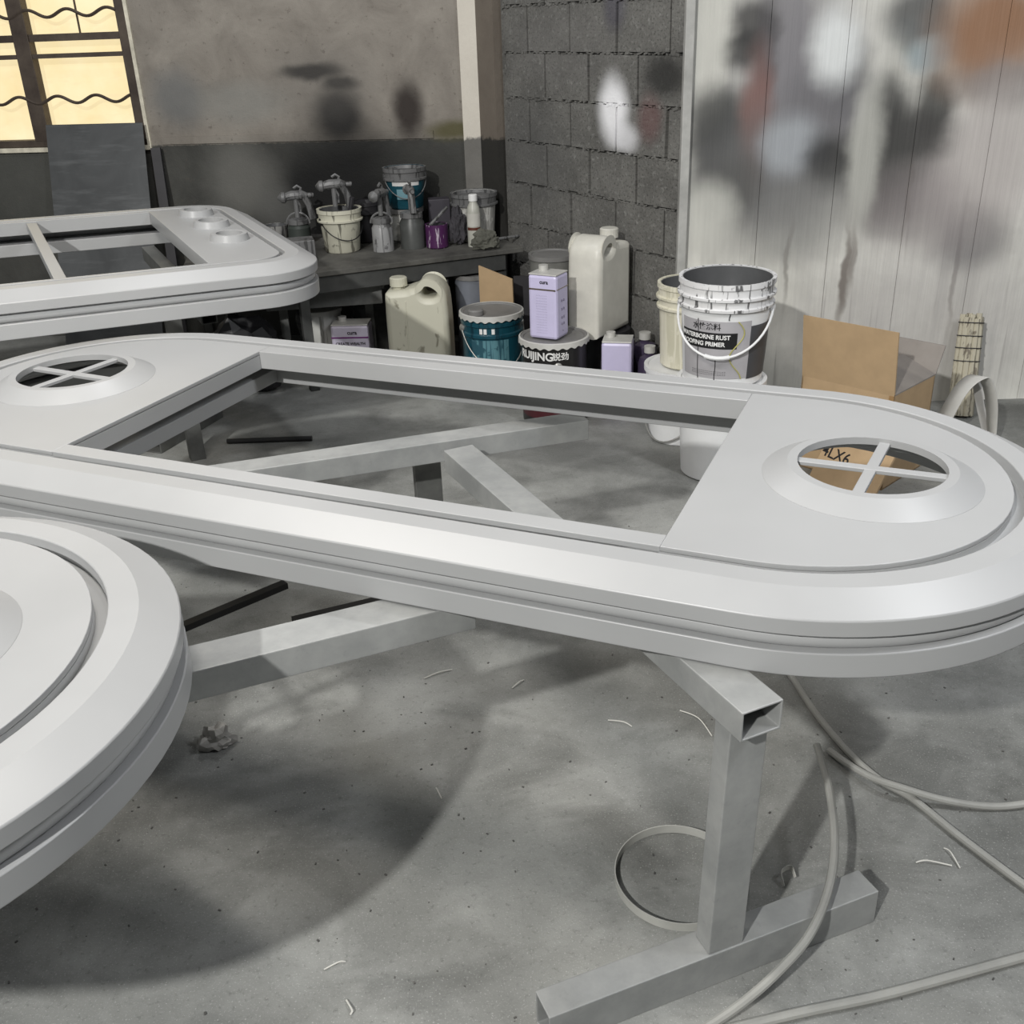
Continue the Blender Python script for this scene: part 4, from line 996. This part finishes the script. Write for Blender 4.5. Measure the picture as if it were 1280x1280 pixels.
for i in range(n):
    j = (i + 1) % n
    for k in range(4): e = (k + 1) % 4; fs.append((i * 4 + k, j * 4 + k, j * 4 + e, i * 4 + e))
rg = tag(rg.add(vs, fs).build('metal_hoop', m_plain('pale_hoop', (176, 176, 170), .45), None), 'thin metal hoop lying on the floor beside the trestle foot', 'hoop'); rg.location = (.312, 1.555, .0005)
q = onz(271, 932, 0); crumple('paper_ball', 'crumpled paper ball on the floor near the left door leaf', 'paper', (q.x, q.y, 0), (.042, .032, .036), PAPER, 12, 3, .6, .4)
a, b = onz(284, 552, .01), onz(345, 552, .01)
rdd = tag(MB().tube([(a.x, a.y, .012), (b.x + .15, b.y + .02, .012)], .011, 8).build('metal_rod', m_plain('dark_rod', (44, 44, 44), .4), None), 'dark rod on the floor seen through the window opening', 'rod')
a, b = onz(226, 786, .008), onz(357, 731, .008)
tag(MB().hollow((a.x, a.y, .0105), (b.x, b.y, .0105), .03, .02).build('angle_bar', m_plain('black_bar', (30, 30, 30), .5), None, False), 'black bar on the floor between the two near door leaves', 'bar')
a, b = onz(366, 778, .008), onz(505, 745, .008)
tag(MB().hollow((a.x, a.y, .0105), (b.x, b.y, .0105), .03, .02).build('angle_bar', m_plain('black_bar', (30, 30, 30), .5), None, False), 'black bar on the floor just above the pale trestle beam', 'bar')
sl = onz(978, 1105, 0); pts = [(sl.x + .0, sl.y - .01, .004), (sl.x, sl.y + .012, .02), (sl.x + .02, sl.y + .02, .024), (sl.x + .026, sl.y + .005, .012)]
tag(MB().ribbon(smooth_path(pts, 5), (0, 0, 1), .012, .001).build('strip_curl', m_plain('pale_curl', (206, 205, 198), .4), None), 'pale curl of stripping beside the trestle leg foot', 'scrap')
# wisps of masking strip and chips on the floor
WISP = m_plain('pale_masking', (206, 205, 198), .7)
wl = [((530, 848), (565, 837)), ((433, 1250), (438, 1268)), ((545, 985), (552, 998)), ((850, 888), (890, 920)), ((1070, 832), (1100, 824)), ((1145, 1078), (1190, 1082)), ((432, 1202), (405, 1212)), ((760, 900), (790, 908)), ((1180, 1060), (1200, 1085)), ((640, 860), (655, 850))]
for i, (p, q) in enumerate(wl):
    a, b = onz(*p, .003), onz(*q, .003); mid = (a + b) / 2 + Vector((random.uniform(-.015, .015), random.uniform(-.015, .015), .004))
    o = MB().tube(smooth_path([a, mid, b], 5),   .0016, 5).build('masking_wisp', WISP, None)
    tag(o, 'thin pale wisp of masking strip on the concrete floor', 'scrap', 'wisps of masking strip on the floor')
cm = MB(); rnd = random.Random(5)
for k in range(420):
    x, y = rnd.uniform(-1.1, 1.2), rnd.uniform(1.0, 3.4); s_ = rnd.uniform(.0008, .0028)
    cm.box((x, y, s_ * .4), (s_ * 2.2, s_ * 1.3, s_ * .8), rnd.uniform(0, 3))
tag(cm.build('floor_grit', m_plain('paint_chips', (84, 83, 80), .8, var=.5, scale=3), None, False), 'scattered dark paint chips and grit on the floor', 'grit', kind='stuff')
# dark clutter beneath the rectangular leaf
q = onz(305, 425, 0); crumple('plastic_bag', 'black bag slumped under the rectangular door leaf', 'bag', (-1.27, 4.80, 0), (.18, .13, .22), m_plain('black_bag', (40, 40, 42), .45), 21, 3, .3)
crumple('plastic_bag', 'grey striped sack under the rectangular door leaf beside its leg', 'bag', (-1.0, 5.30, 0), (.085, .085, .20), m_drip('striped_sack', (96, 96, 93), (40, 40, 40), .5, .6, 6, 30), 31, 3, .3)
